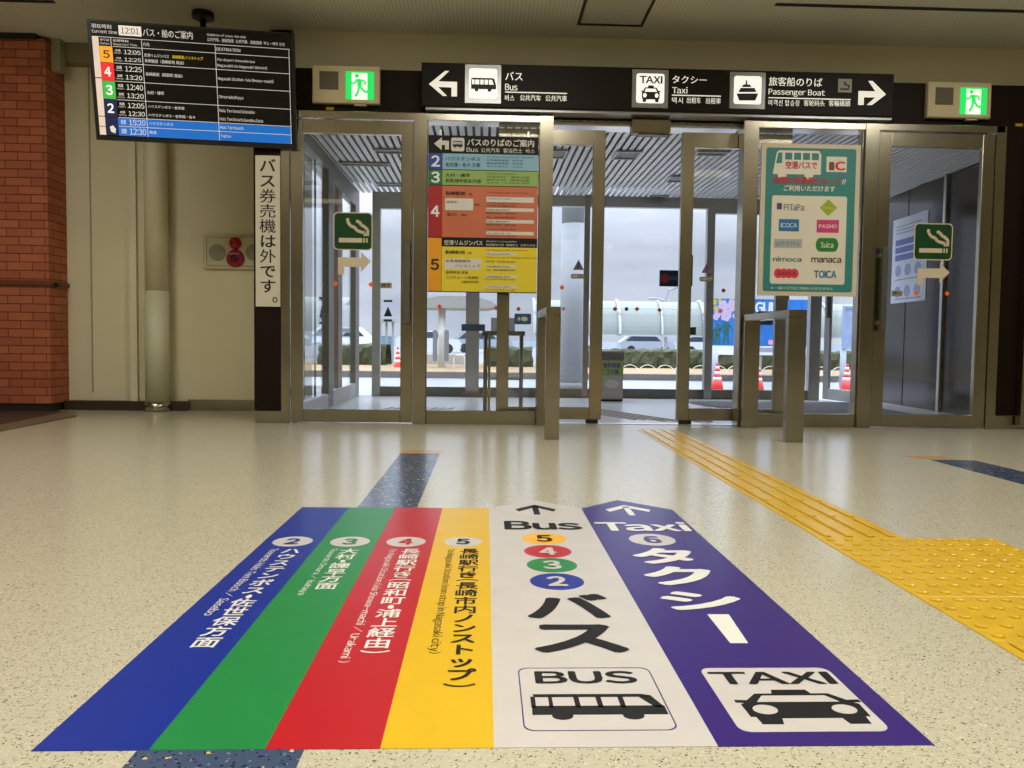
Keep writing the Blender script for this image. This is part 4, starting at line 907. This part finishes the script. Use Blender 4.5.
# bus arrow
ba = thing('bus_arrow_sticker', 'white pointed floor band with black Bus writing, numbered dots and bus pictogram', 'floor sticker', (.2, 1.237, 0))
PB().prism([(FX[4], 1.237), (FX[5], 1.237), (FX[5], 3.07), (.2, 3.236), (FX[4], 3.07)], 0, ZF).build('film', fwhite, ba)
T = PB(); z = ZF + .0005
def arrow(T, cx, y0, y1, w):
    T.box(cx - .012, cx + .012, y0, y1 - .03, ZF, z)
    for s_ in (-1, 1): T.prism([(cx, y1), (cx + s_ * w, y1 - .085), (cx + s_ * (w - .012), y1 - .125), (cx, y1 - .045)], ZF, z)
arrow(T, .205, 2.955, 3.135, .08)
T.glyphs('Bus', .074, .353, 2.712, 2.846, z, .04)
T.glyphs('バ', .107, .321, 1.828, 2.012, z, .045); T.glyphs('ス', .111, .319, 1.621, 1.79, z, .045)
T.build('lettering', jpb, ba)
num(ba, .204, 2.59, .075, '5', film('dot_yellow', (236, 176, 40)), jpb); num(ba, .2035, 2.43, .075, '4', fred, fwhite); num(ba, .204, 2.278, .075, '3', fgreen, fwhite); num(ba, .2045, 2.12, .075, '2', fblue, fwhite)
bpn = PB().outline(rr(.072, .338, 1.290, 1.547, .02), .0022, ZF, z).build('panel_outline', fviolet, ba)
T = PB(); T.glyphs('BUS', .104, .305, 1.473, 1.530, z, .03); picto_bus(T, .09, .333, 1.330, 1.428, ZF, z); T.build('pictogram', jpb, ba)
# taxi arrow
ta = thing('taxi_arrow_sticker', 'violet pointed floor band with white Taxi writing and taxi pictogram, rightmost', 'floor sticker', (.57, 1.237, 0))
PB().prism([(FX[5], 1.237), (FX[6], 1.237), (FX[6], 3.055), (.5625, 3.24), (FX[5], 3.07)], 0, ZF).build('film', fviolet, ta)
T = PB(); arrow(T, .572, 2.95, 3.135, .09)
T.glyphs('Taxi', .405, .742, 2.695, 2.838, z, .04); T.glyphs('タ', .463, .662, 2.289, 2.47, z, .05); T.glyphs('ク', .456, .664, 2.083, 2.265, z, .05); T.glyphs('シ', .459, .670, 1.885, 2.032, z, .05)
T.prism([(.549, 1.857), (.602, 1.857), (.588, 1.675), (.548, 1.675)], ZF, z); T.build('lettering', jpw, ta)
num(ta, .5685, 2.58, .078, '6', fwhite, fviolet)
pn = PB().rrect(.4415, .705, 1.282, 1.543, .022, ZF, z).build('white_panel', fwhite, ta)
T = PB(); T.glyphs('TAXI', .452, .697, 1.466, 1.523, z + .0004, .03); picto_taxi(T, .468, .703, 1.308, 1.442, z, z + .0004); T.build('pictogram', jpb, pn); picto_taxi_light(PB(), .468, .703, 1.308, 1.442, z + .0003, z + .0008).build('headlights', fwhite, pn)

# ------------------------------------------------------------------ tactile paving
ty = mat('tactile_yellow', srgb(204, 166, 40), .28, noise=.10, nscale=14)
tac = thing('tactile_guide_path', 'yellow tactile guide path of long raised bars leading to the open doorway', 'tactile paving', (1.32, 2.6, 0))
TX0 = 1.155; TT = .003
def bar_tile(t, x0, y0, nb=4, w=.302, n=.300):
    p = PB(); p.bev(x0, x0 + w, y0 + .001, y0 + n - .001, 0, TT, .001)
    for k in range(nb):
        cx = x0 + w * (k + .5) / nb; p.bev(cx - .011, cx + .011, y0 + .010, y0 + n - .010, TT - .001, TT + .007, .003)
    return p.build('guide_tile', ty, t)
for k in range(11): bar_tile(tac, TX0 - .005 + k * .0025, 2.605 + k * .302)
tdt = thing('tactile_warning_area', 'yellow tactile warning area of raised dots at right, joining the guide path', 'tactile paving', (1.43, 2.15, 0))
def dome_tile(t, x0, y0, n=.309):
    p = PB(); p.bev(x0, x0 + n - .001, y0, y0 + n - .001, 0, TT, .001)
    for i in range(5):
        for j in range(5):
            p.rev([(.015, TT - .001), (.0135, TT + .0045), (.0085, TT + .0065)], x0 + n * (i + .5) / 5, y0 + n * (j + .5) / 5, 12)
    return p.build('dot_tile', ty, t)
for j in range(3):
    for i in range(2): dome_tile(tdt, 1.146 + i * .309, 2.604 - .309 * (j + 1))
tac2 = thing('tactile_guide_path', 'yellow tactile bars continuing toward the viewer at the right frame edge', 'tactile paving', (1.28, 1.2, 0))
for k in range(3):
    bar_tile(tac2, 1.144, 1.676 - .302 * (k + 1)); bar_tile(tac2, 1.448, 1.676 - .302 * (k + 1))

# ------------------------------------------------------------------ ceiling details
def cz_(px, py): return onZ(px, py, CEIL)
a = cz_(577, 24); b = cz_(643, 25)
hz0 = a[1]; hx0, hx1 = a[0] + .0, b[0]
t = thing('ceiling_hatch', 'square ceiling access hatch with black frame above the direction sign', 'access hatch', ((hx0 + hx1) / 2, hz0 - .3, CEIL))
PB().frame(hx0, hx1, hz0 - .55, hz0, .022, CEIL - .012, CEIL).build('frame', blk, t)
PB().box(hx0 + .03, hx1 - .03, hz0 - .52, hz0 - .03, CEIL - .006, CEIL - .001).build('panel', mat('hatch_white', (.55, .53, .44), .7), t)
a = cz_(775, 4.5); b = cz_(1024, 15)
o = PB().prism([(a[0], a[1] + .012), (b[0] + 1.2, a[1] + .012), (b[0] + 1.2, a[1] - .03), (a[0], a[1] - .03)], CEIL - .006, CEIL - .0005).build('air_slot', vent_hole); tag(o, 'long thin dark air slot in the ceiling at upper right', 'air slot')
a = cz_(55, 2)
o = PB().box(a[0] - 2, a[0], a[1] - .03, a[1] + .012, CEIL - .006, CEIL - .0005).build('air_slot', vent_hole); tag(o, 'long thin dark air slot in the ceiling at upper left corner', 'air slot')
# room lamps' fixtures (they carry the room light)
lm = emis('lamp_diffuser', (255, 240, 210), 1.5)
pos = ['over the platform side', 'over the floor graphic', 'over the yellow paving', 'rear left', 'rear middle', 'rear right', 'front left', 'front middle', 'front right']
for (lx, ly), p_ in zip(LAMPS, pos):
    t = thing('ceiling_light', 'flat rectangular ceiling light panel, %s' % p_, 'ceiling light', (lx, ly, CEIL), group='concourse ceiling lights')
    PB().frame(lx - .64, lx + .64, ly - .29, ly + .29, .03, CEIL - .03, CEIL).build('frame', whitep, t)
    PB().box(lx - .61, lx + .61, ly - .26, ly + .26, CEIL - .012, CEIL - .001).build('diffuser', lm, t)

# ------------------------------------------------------------------ outside
ZG = -.10
struct('ground_pavement', PB().box(-40, 40, YO + .12, 16.2, ZG - .2, ZG), mat('wet_pavement', srgb(146, 149, 153), .3, noise=.12, nscale=1.5))
struct('ground_lawn', PB().box(-40, 40, 16.45, 24, ZG, .02), mat('dry_grass', srgb(150, 126, 90), .9, noise=.15, nscale=2))
struct('ground_car_park', PB().box(-80, 80, 24, 120, ZG - .2, ZG + .02), mat('car_park', srgb(128, 130, 134), .7))
struct('curb', PB().bev(-40, 40, 16.2, 16.45, ZG, .03), mat('curb_stone', srgb(96, 90, 86), .8))
# outer threshold
struct('trim_19', PB().box(-1.7, 5.0, YO + .10, YO + .5, ZG - .05, -.02), mat('step_stone', srgb(140, 140, 140), .5))
# hedge
def hedge(x0, x1, y0, y1, h, lab):
    p = PB(); nx = int((x1 - x0) / .10); prof = [(y0 + .02, .02), (y0 - .02, h * .3), (y0, h * .6), (y0 + .03, h * .92), (y0 + .14, h), ((y0 + y1) / 2, h * 1.03), (y1 - .1, h), (y1, h * .5), (y1, .02)]
    vs = []; fs = []; k = len(prof)
    for i in range(nx + 1):
        for (y, z) in prof: vs.append((x0 + (x1 - x0) * i / nx + random.uniform(-.03, .03), y + random.uniform(-.05, .05), max(.0, z + random.uniform(-.035, .035) * (z > .05))))
    for i in range(nx):
        for j in range(k - 1): fs.append((i * k + j, (i + 1) * k + j, (i + 1) * k + j + 1, i * k + j + 1))
    p.add(vs, fs); o = p.build('hedge', mat('hedge_green', srgb(60, 66, 40), .9, noise=.45, nscale=16, bump=1, bscale=30)); tag(o, lab, 'hedge')
hedge(1.9, 7.9, 20.6, 21.7, .50, 'low trimmed green hedge beyond the road, seen through the open doorway')
hedge(8.2, 20, 20.6, 21.7, .50, 'trimmed green hedge at right behind the blue mural')
hedge(.0, 1.25, 20.4, 21.4, .52, 'short dark green hedge block left of the round column')
hedge(-16, -2.6, 20.6, 21.7, .55, 'dark hedge seen through the left vestibule glass')
# white hoop edging
for k in range(24):
    x = 3.05 + k * .40
    if 0 <= k: 
        pts = [(x + .2 - .2 * math.cos(math.pi * i / 10), 17.4, .02 + .17 * math.sin(math.pi * i / 10)) for i in range(11)]
        o = PB().tube(pts, .008, 6).build('hoop_edging', whitep); tag(o, 'white wire hoop of the lawn edging in front of the hedge', 'hoop edging', 'white wire hoops edging the lawn')
# round column
t = thing('round_column', 'pale grey round column standing outside behind the left sliding door', 'column', (X(573.5, 12.7), 12.7, ZG))
cxx = X(573.5, 12.7)
PB().rev([(.215, ZG + .12), (.215, ZY(573, 224, 12.7) - .006)], cxx, 12.7, 40).build('lower_shaft', mat('column_grey', srgb(140, 142, 144), .4), t, smooth=True)
PB().rev([(.21, ZY(573, 224, 12.7) - .008), (.21, 5)], cxx, 12.7, 40).build('upper_shaft', MATS['column_grey'], t, smooth=True)
PB().rev([(.225, ZG), (.225, ZG + .12)], cxx, 12.7, 40).build('base', mat('column_base', srgb(110, 112, 116), .6), t, smooth=True)
# outside canopy over entrance
#struct('ceiling_outside', PB().box(-6, 8, YO + .1, YO + 1.2, 2.62, 2.72), whitep)
# arched canopy
def arched(x0, x1, Y, z0, z1, lab):
    t = thing('arched_canopy', lab, 'canopy', ((x0 + x1) / 2, Y, ZG)); r = z1 - z0; n = 12
    def arc(x, rr_): return [(x, Y + 1.2 - 1.2 * math.cos(math.pi / 2 * i / n) * rr_ , z0 + (r * rr_) * math.sin(math.pi / 2 * i / n)) for i in range(n + 1)]
    a = arc(x0, 1); b = arc(x1, 1); p = PB(); p.add(a + b, [(i, n + 1 + i, n + 2 + i, i + 1) for i in range(n)])
    a = arc(x0, .98); b = arc(x1, .98); p.add(a + b, [(i, i + 1, n + 2 + i, n + 1 + i) for i in range(n)])
    p.build('roof_shell', mat('canopy_white', srgb(132, 140, 133), .4), t)
    k = 0; x = x0
    while x <= x1:
        p = PB(); p.tube([(q[0], q[1] - .05, q[2] + .02) for q in arc(x, 1.01)], .07 if k % 2 == 0 else .05, 6); p.build('rib', mat('rib_white', (.5, .5, .5), .4), t); x += 2.15 / 1.15; k += 1
    PB().box(x0, x1, Y - .02, Y + .02, z0 + r * .73, z0 + r * .73 + .03).box(x0, x1, Y - .03, Y + .03, z0 - .06, z0).build('edge_beam', mat('beam_grey', srgb(170, 176, 182), .5), t)
    x = x0 + .3
    while x <= x1:
        PB().box(x, x + .16, Y + .9, Y + 1.06, ZG, z0 + .1).build('post', whitep, t); x += 5.6
arched(X(535, 34), 26, 34, ZY(640, 335, 34), ZY(640, 300, 34), 'long white arched walkway canopy with curved ribs beyond the hedge')
# bus shelter, left
Y = 19.0
t = thing('bus_shelter', 'white bus shelter with flat curved roof outside behind the bus board', 'shelter', (X(441, Y), Y, ZG))
a, b = X(405, Y), X(499, Y); z1 = ZY(450, 296, Y); z0 = ZY(450, 308, Y)
PB().prism([(a, z0), (b - .3, z0), (b, z0 + .1), (b - .15, z1 - .08), (b - .6, z1), (a + .8, z1), (a, z0 + .15)], 0, 1).v
p = PB(wall_fr(0, Y, 0)); p.prism([(a, z0), (b - .3, z0), (b, z0 + .05), (b - .15, z0 + .16), (b - .6, z1), (a + .8, z1), (a, z0 + .1)], -1.6, 0); p.build('roof', mat('shelter_roof', srgb(140, 140, 136), .5), t)
PB().rev([(.09, ZG), (.09, z0)], X(441, Y), Y + .5, 16).build('post', whitep, t, smooth=True)
PB().box(X(428, Y), X(452, Y), Y + .3, Y + .9, ZG, ZY(440, 369, Y)).build('plinth', mat('shelter_plinth', srgb(190, 188, 184), .7), t)
for px in (435.5, 447): PB(wall_fr(0, Y + .3, 0)).rrect(X(px - 2.3, Y + .3), X(px + 2.3, Y + .3), ZY(px, 361.5, Y + .3), ZY(px, 330, Y + .3), .05, 0, .05).build('backrest', mat('backrest_grey', srgb(110, 112, 116), .6), t)
# hoop barrier beside shelter
x0, x1 = X(455, Y), X(466, Y); zt = ZY(460, 355, Y)
o = PB().tube([(x0, Y - .4, ZG), (x0, Y - .4, zt - .08), (x0 + .06, Y - .4, zt), (x1 - .06, Y - .4, zt), (x1, Y - .4, zt - .08), (x1, Y - .4, ZG)], .02, 8).build('hoop_barrier', mat('hoop_steel', srgb(190, 190, 190), .4)); tag(o, 'thin pale hoop barrier standing beside the bus shelter', 'barrier')
# dark bracket sign outer glass
def plate(name, p, Y, c, lab, cat, mark=None, tk=.03):
    x0, _, z1 = onY(p[0], p[1], Y); x1, _, z0 = onY(p[2], p[3], Y); t = thing(name, lab, cat, ((x0 + x1) / 2, Y, z0)); f_ = wall_fr(0, Y, 0)
    PB(f_).bev(x0, x1, z0, z1, -tk, 0).build('panel', mat('pl_%d_%d_%d' % c, srgb(*c), .5), t)
    if mark: PB(f_).disc(x0 + (x1 - x0) * .25, (z0 + z1) / 2, (z1 - z0) * .3, (z1 - z0) * .3, 0, .002, 16).build('red_mark', mat('mark_dull_red', srgb(150, 50, 60), .5), t); PB(f_).box(x0 + (x1 - x0) * .48, x1 - (x1 - x0) * .1, z0 + (z1 - z0) * .4, z0 + (z1 - z0) * .6, 0, .002).build('blue_mark', mat('mark_dull_blue', srgb(70, 80, 150), .5), t)
    return t, x0, x1, z0, z1
plate('hanging_sign', (660, 270, 679, 286.5), YO + .001, (26, 44, 66), 'dark blue notice plate on outer glass left of the right sliding leaf', 'sign', True)
plate('hanging_sign', (687.5, 255, 692.5, 286), YO + .001, (30, 52, 52), 'narrow dark teal plate on outer glass behind right sliding leaf', 'sign')
plate('small_plate', (689, 327, 696, 335), YO + .001, (20, 62, 56), 'tiny dark teal plate on outer glass low beside right leaf', 'sign')
plate('small_plate', (461.5, 324, 485, 331), YO - .02, (34, 66, 92), 'small dark blue plate across the outer post under the bus board', 'sign', None, .02)
eb = plate('equipment_box', (491, 317.5, 515, 333), YO + .6, (156, 158, 160), 'pale grey box on a post outside above the dark barrier frame', 'box', None, .15)
PB().bev(X(503, YO + .6) - .03, X(503, YO + .6) + .03, YO + .65, YO + .71, ZG, eb[3]).build('post', steel_d, eb[0])
# street lamp
Y = 40; x = X(666, Y); z1 = ZY(666, 288, Y)
t = thing('street_lamp', 'slim street lamp with two arms rising above the arched canopy', 'street lamp', (x, Y, ZG))
PB().tube([(x, Y, ZG), (x, Y, z1 - .5), (x + .15, Y, z1 - .1), (x + .5, Y, z1)], .05, 8).build('pole', mat('lamp_grey', srgb(150, 155, 160), .5), t)
PB().box(x + .4, x + .95, Y - .1, Y + .1, z1 - .03, z1 + .06).build('lamp_head', MATS['lamp_grey'], t)
PB().tube([(x, Y, z1 - .7), (x - .5, Y, z1 - .55), (x - .9, Y, z1 - .55)], .05, 8).build('arm', MATS['lamp_grey'], t)
# cones
def cone(px, py, lab, h=.46):
    g = onZ(px, py, ZG); x, y = g[0], g[1]
    t = thing('traffic_cone', lab, 'traffic cone', (x, y, ZG), group='red and white traffic cones')
    PB().bev(x - .13, x + .13, y - .13, y + .13, ZG, ZG + .02).build('base', mat('cone_red', srgb(222, 48, 44), .5), t)
    r = lambda f: .105 * (1 - f) + .018 * f
    fr_ = [0, .36, .47, .58, .68, .79, .88, 1.0]
    for k in range(7):
        z0_, z1_ = ZG + .02 + (h - .02) * fr_[k], ZG + .02 + (h - .02) * fr_[k + 1]
        PB().rev([(r(fr_[k]), z0_), (r(fr_[k + 1]), z1_)], x, y, 20).build('red_section' if k % 2 == 0 else 'white_band', MATS['cone_red'] if k % 2 == 0 else mat('cone_white', (.8, .8, .78), .5), t, smooth=True)
cone(717, 390.5, 'red and white cone behind the right sliding leaf, leftmost of the right group'); cone(757.5, 391.5, 'red and white cone behind the right guard rail'); cone(846.5, 390.5, 'red and white cone seen through the open outer door at right'); cone(397.5, 372, 'red and white cone seen through the left swing door', .62)
# poles behind cones
for px, lab in ((716.5, 'grey bollard post standing behind the leftmost of right cones'), (845, 'pale post behind the right cone carrying the notice sheet')):
    Y = 14.2; x = X(px, Y); z1 = ZY(px, 346, Y); o = PB().rev([(.055, ZG), (.055, z1)], x, Y, 14).build('bollard_post', mat('bollard_grey', srgb(170, 175, 182), .5), smooth=True); tag(o, lab, 'post')
# mural
Y = 15.0; mf = wall_fr(0, Y, 0)
mu = thing('mural_banner', 'blue mural banner with flowers, figures and large white letters outside at right', 'banner', (X(770, Y), Y, ZG))
x0, x1 = X(712, Y, 320), X(812, Y, 320); z1 = ZY(750, 299, Y); z0 = ZY(750, 346, Y)
PB(mf).box(x0, x1, z0, z1, -.04, 0).build('panel', mat('mural_blue', srgb(24, 105, 180), .5, noise=.35, nscale=2.5), mu)
PB(mf).box(x0, x1, ZY(750, 355, Y), z0, -.04, 0).build('lower_strip', whitep, mu)
for xx in (x0 + .1, (x0 + x1) / 2, x1 - .1): PB(mf).box(xx - .03, xx + .03, ZG, z0, -.08, -.04).build('leg', alu, mu)
def mp_(px, py): return XY(px, Y, py), ZY(px, py, Y)
fl_ = PB(mf)
for px, py, r in ((718, 313, .07), (723, 305, .09), (728, 309, .11), (726, 316, .10), (716, 317, .06), (732, 303, .07), (735, 316, .05)): 
    u, v = mp_(px, py); 
    for k in range(5): fl_.disc(u + r * .6 * math.cos(k * 1.257), v + r * .6 * math.sin(k * 1.257), r * .5, r * .5, 0, .004 + .0002 * k, 12)
fl_.build('pale_flowers', mat('mural_pink', srgb(190, 165, 190), .5), mu)
fl_ = PB(mf)
for px, py, r in ((714, 302, .06), (716, 308, .05), (735, 308, .06), (736, 302, .05), (731, 300.5, .04), (720, 300.5, .04)): u, v = mp_(px, py); fl_.disc(u, v, r, r, 0, .003, 12)
fl_.build('yellow_flowers', mat('mural_yellow', srgb(180, 168, 50), .5), mu)
u, v = mp_(720, 311); PB(mf).prism([(u - .05, v), (u, v - .05), (u + .05, v), (u, v + .05)], .0055, .007).build('red_flower', mat('mural_red', srgb(170, 40, 50), .5), mu)
fg = PB(mf)
for px, hgt, arm in ((717.5, .40, -1), (726, .50, 1), (713.2, .28, 0)):
    u, v = mp_(px, 344); s_ = hgt
    fg.disc(u, v + s_ * .90, s_ * .09, s_ * .10, 0, .004, 14)
    fg.prism([(u - s_ * .14, v + s_ * .78), (u + s_ * .14, v + s_ * .78), (u + s_ * .09, v + s_ * .42), (u - s_ * .09, v + s_ * .42)], 0, .004)
    for q in (-1, 1):
        fg.prism([(u + q * s_ * .09, v + s_ * .44), (u, v + s_ * .44), (u + q * s_ * .05, v), (u + q * s_ * .13, v)], 0, .004)
        up = .55 if q != arm else .5
        fg.prism([(u + q * s_ * .12, v + s_ * .78), (u + q * s_ * .13, v + s_ * .70), (u + q * s_ * .28, v + s_ * (up - .04)), (u + q * s_ * .30, v + s_ * up)], 0, .004)
fg.build('figures', mat('mural_green', srgb(20, 90, 84), .5), mu)
a = mp_(755, 313); b = mp_(773, 302); PB(mf).glyphs('GUI', a[0], b[0], a[1], b[1], .003, .04).build('lettering', whitep, mu)
a = mp_(758, 352); b = mp_(790, 348); PB(mf).box(a[0], b[0], a[1], b[1], 0, .003).build('caption', mat('caption_grey', srgb(150, 150, 170), .5), mu)
u, v = mp_(771, 342); PB(mf).box(u - .05, u + .05, v - .05, v + .04, 0, .003).build('pink_patch', mat('mural_patch', srgb(225, 160, 190), .5), mu)
# notice sheet outside right
Y = 14.145; q_f = wall_fr(0, Y, 0); x0, x1 = X(843, Y), X(860, Y); z1 = ZY(850, 306, Y); z0 = ZY(850, 349, Y)
t = thing('outdoor_notice', 'pale blue notice sheet on post outside behind the open outer door', 'notice', (x0, Y, z0))
PB(q_f).box(x0, x1, z0, z1, 0, .02).build('sheet', mat('sheet_pale', srgb(130, 148, 178), .5, noise=.2, nscale=8), t)
PB(q_f).glyphs('のりば', x0 + .05, x0 + .22, z1 - .10, z1 - .03, .022, .02).build('lettering', ink, t)
# kiosk frame / shelter seen through left door
Y = 23; t = thing('phone_shelter', 'grey framed glass shelter outside seen through the left swing door', 'shelter', (X(388, Y), Y, ZG))
xa, xb = X(380, Y), X(393, Y); za = ZY(386, 322, Y)
for xx in (xa, xb, (xa + xb) / 2): PB().box(xx - .03, xx + .03, Y, Y + .06, ZG, za).build('post', mat('shelter_grey', srgb(150, 155, 160), .5), t)
PB().box(xa - .1, xb + .1, Y - .2, Y + .5, za, za + .08).build('roof', MATS['shelter_grey'], t)
PB().box(xa, xb, Y + .3, Y + .34, ZG + .3, ZG + .9).build('panel', mat('panel_pale_blue', srgb(120, 170, 200), .5), t)
# cars
def car(x, y, c, lab, face=0):
    t = thing('parked_car', lab, 'car', (x, y, ZG)); f_ = ((x, y, ZG + .02), (1, 0, 0), (0, 0, 1), (0, -1, 0))
    PB(f_).prism([(-2, .25), (2, .25), (2.05, .6), (1.9, .85), (1.1, .95), (.6, 1.4), (-1.3, 1.42), (-1.9, .95), (-2.05, .85)], -.8, .8).build('body', mat('car_%d_%d_%d' % c, srgb(*c), .3), t)
    PB(f_).prism([(-1.65, .95), (.95, .95), (.55, 1.33), (-1.2, 1.34)], .8, .81).build('window', mat('car_window', srgb(50, 60, 70), .1), t)
    for wx in (-1.25, 1.25): PB(f_).disc(wx, .3, .31, .31, .62, .83, 18).build('wheel', blk, t)
cols_ = [(6.5, 58, (215, 218, 222), 'white car parked under the arched canopy, left of the canopy post'), (12.0, 58, (150, 156, 164), 'grey car parked under the arched canopy, right of the canopy post'), (17.0, 60, (200, 205, 210), 'silver car parked farther right under the arched canopy'),
         (-3.6, 50, (205, 208, 212), 'silver car parked left of the shelter post'), (-.2, 54, (150, 158, 170), 'grey car parked beyond the shelter, right of its post'), (-7, 40, (220, 222, 226), 'white car seen through the left swing door')]
for x, y, c, lab in cols_: car(x, y, c, lab)
# pale boards / kerb blocks far
o = PB().box(-1.9, -.4, 22, 22.8, .02, .30).build('planter_block', mat('planter_concrete', srgb(176, 172, 166), .8)); tag(o, 'low pale concrete planter block under the shelter', 'planter')
# distant terminal mass/hills
struct('hills', PB().prism([(-90, 118), (90, 118), (90, 120), (-90, 120)], -1, .9), mat('far_band', srgb(176, 186, 196), 1))

# ------------------------------------------------------------------ cleanup
bpy.data.objects.remove(_to); bpy.data.scenes.remove(_sc)
for o in C.objects:
    if '_o' in o: del o['_o']
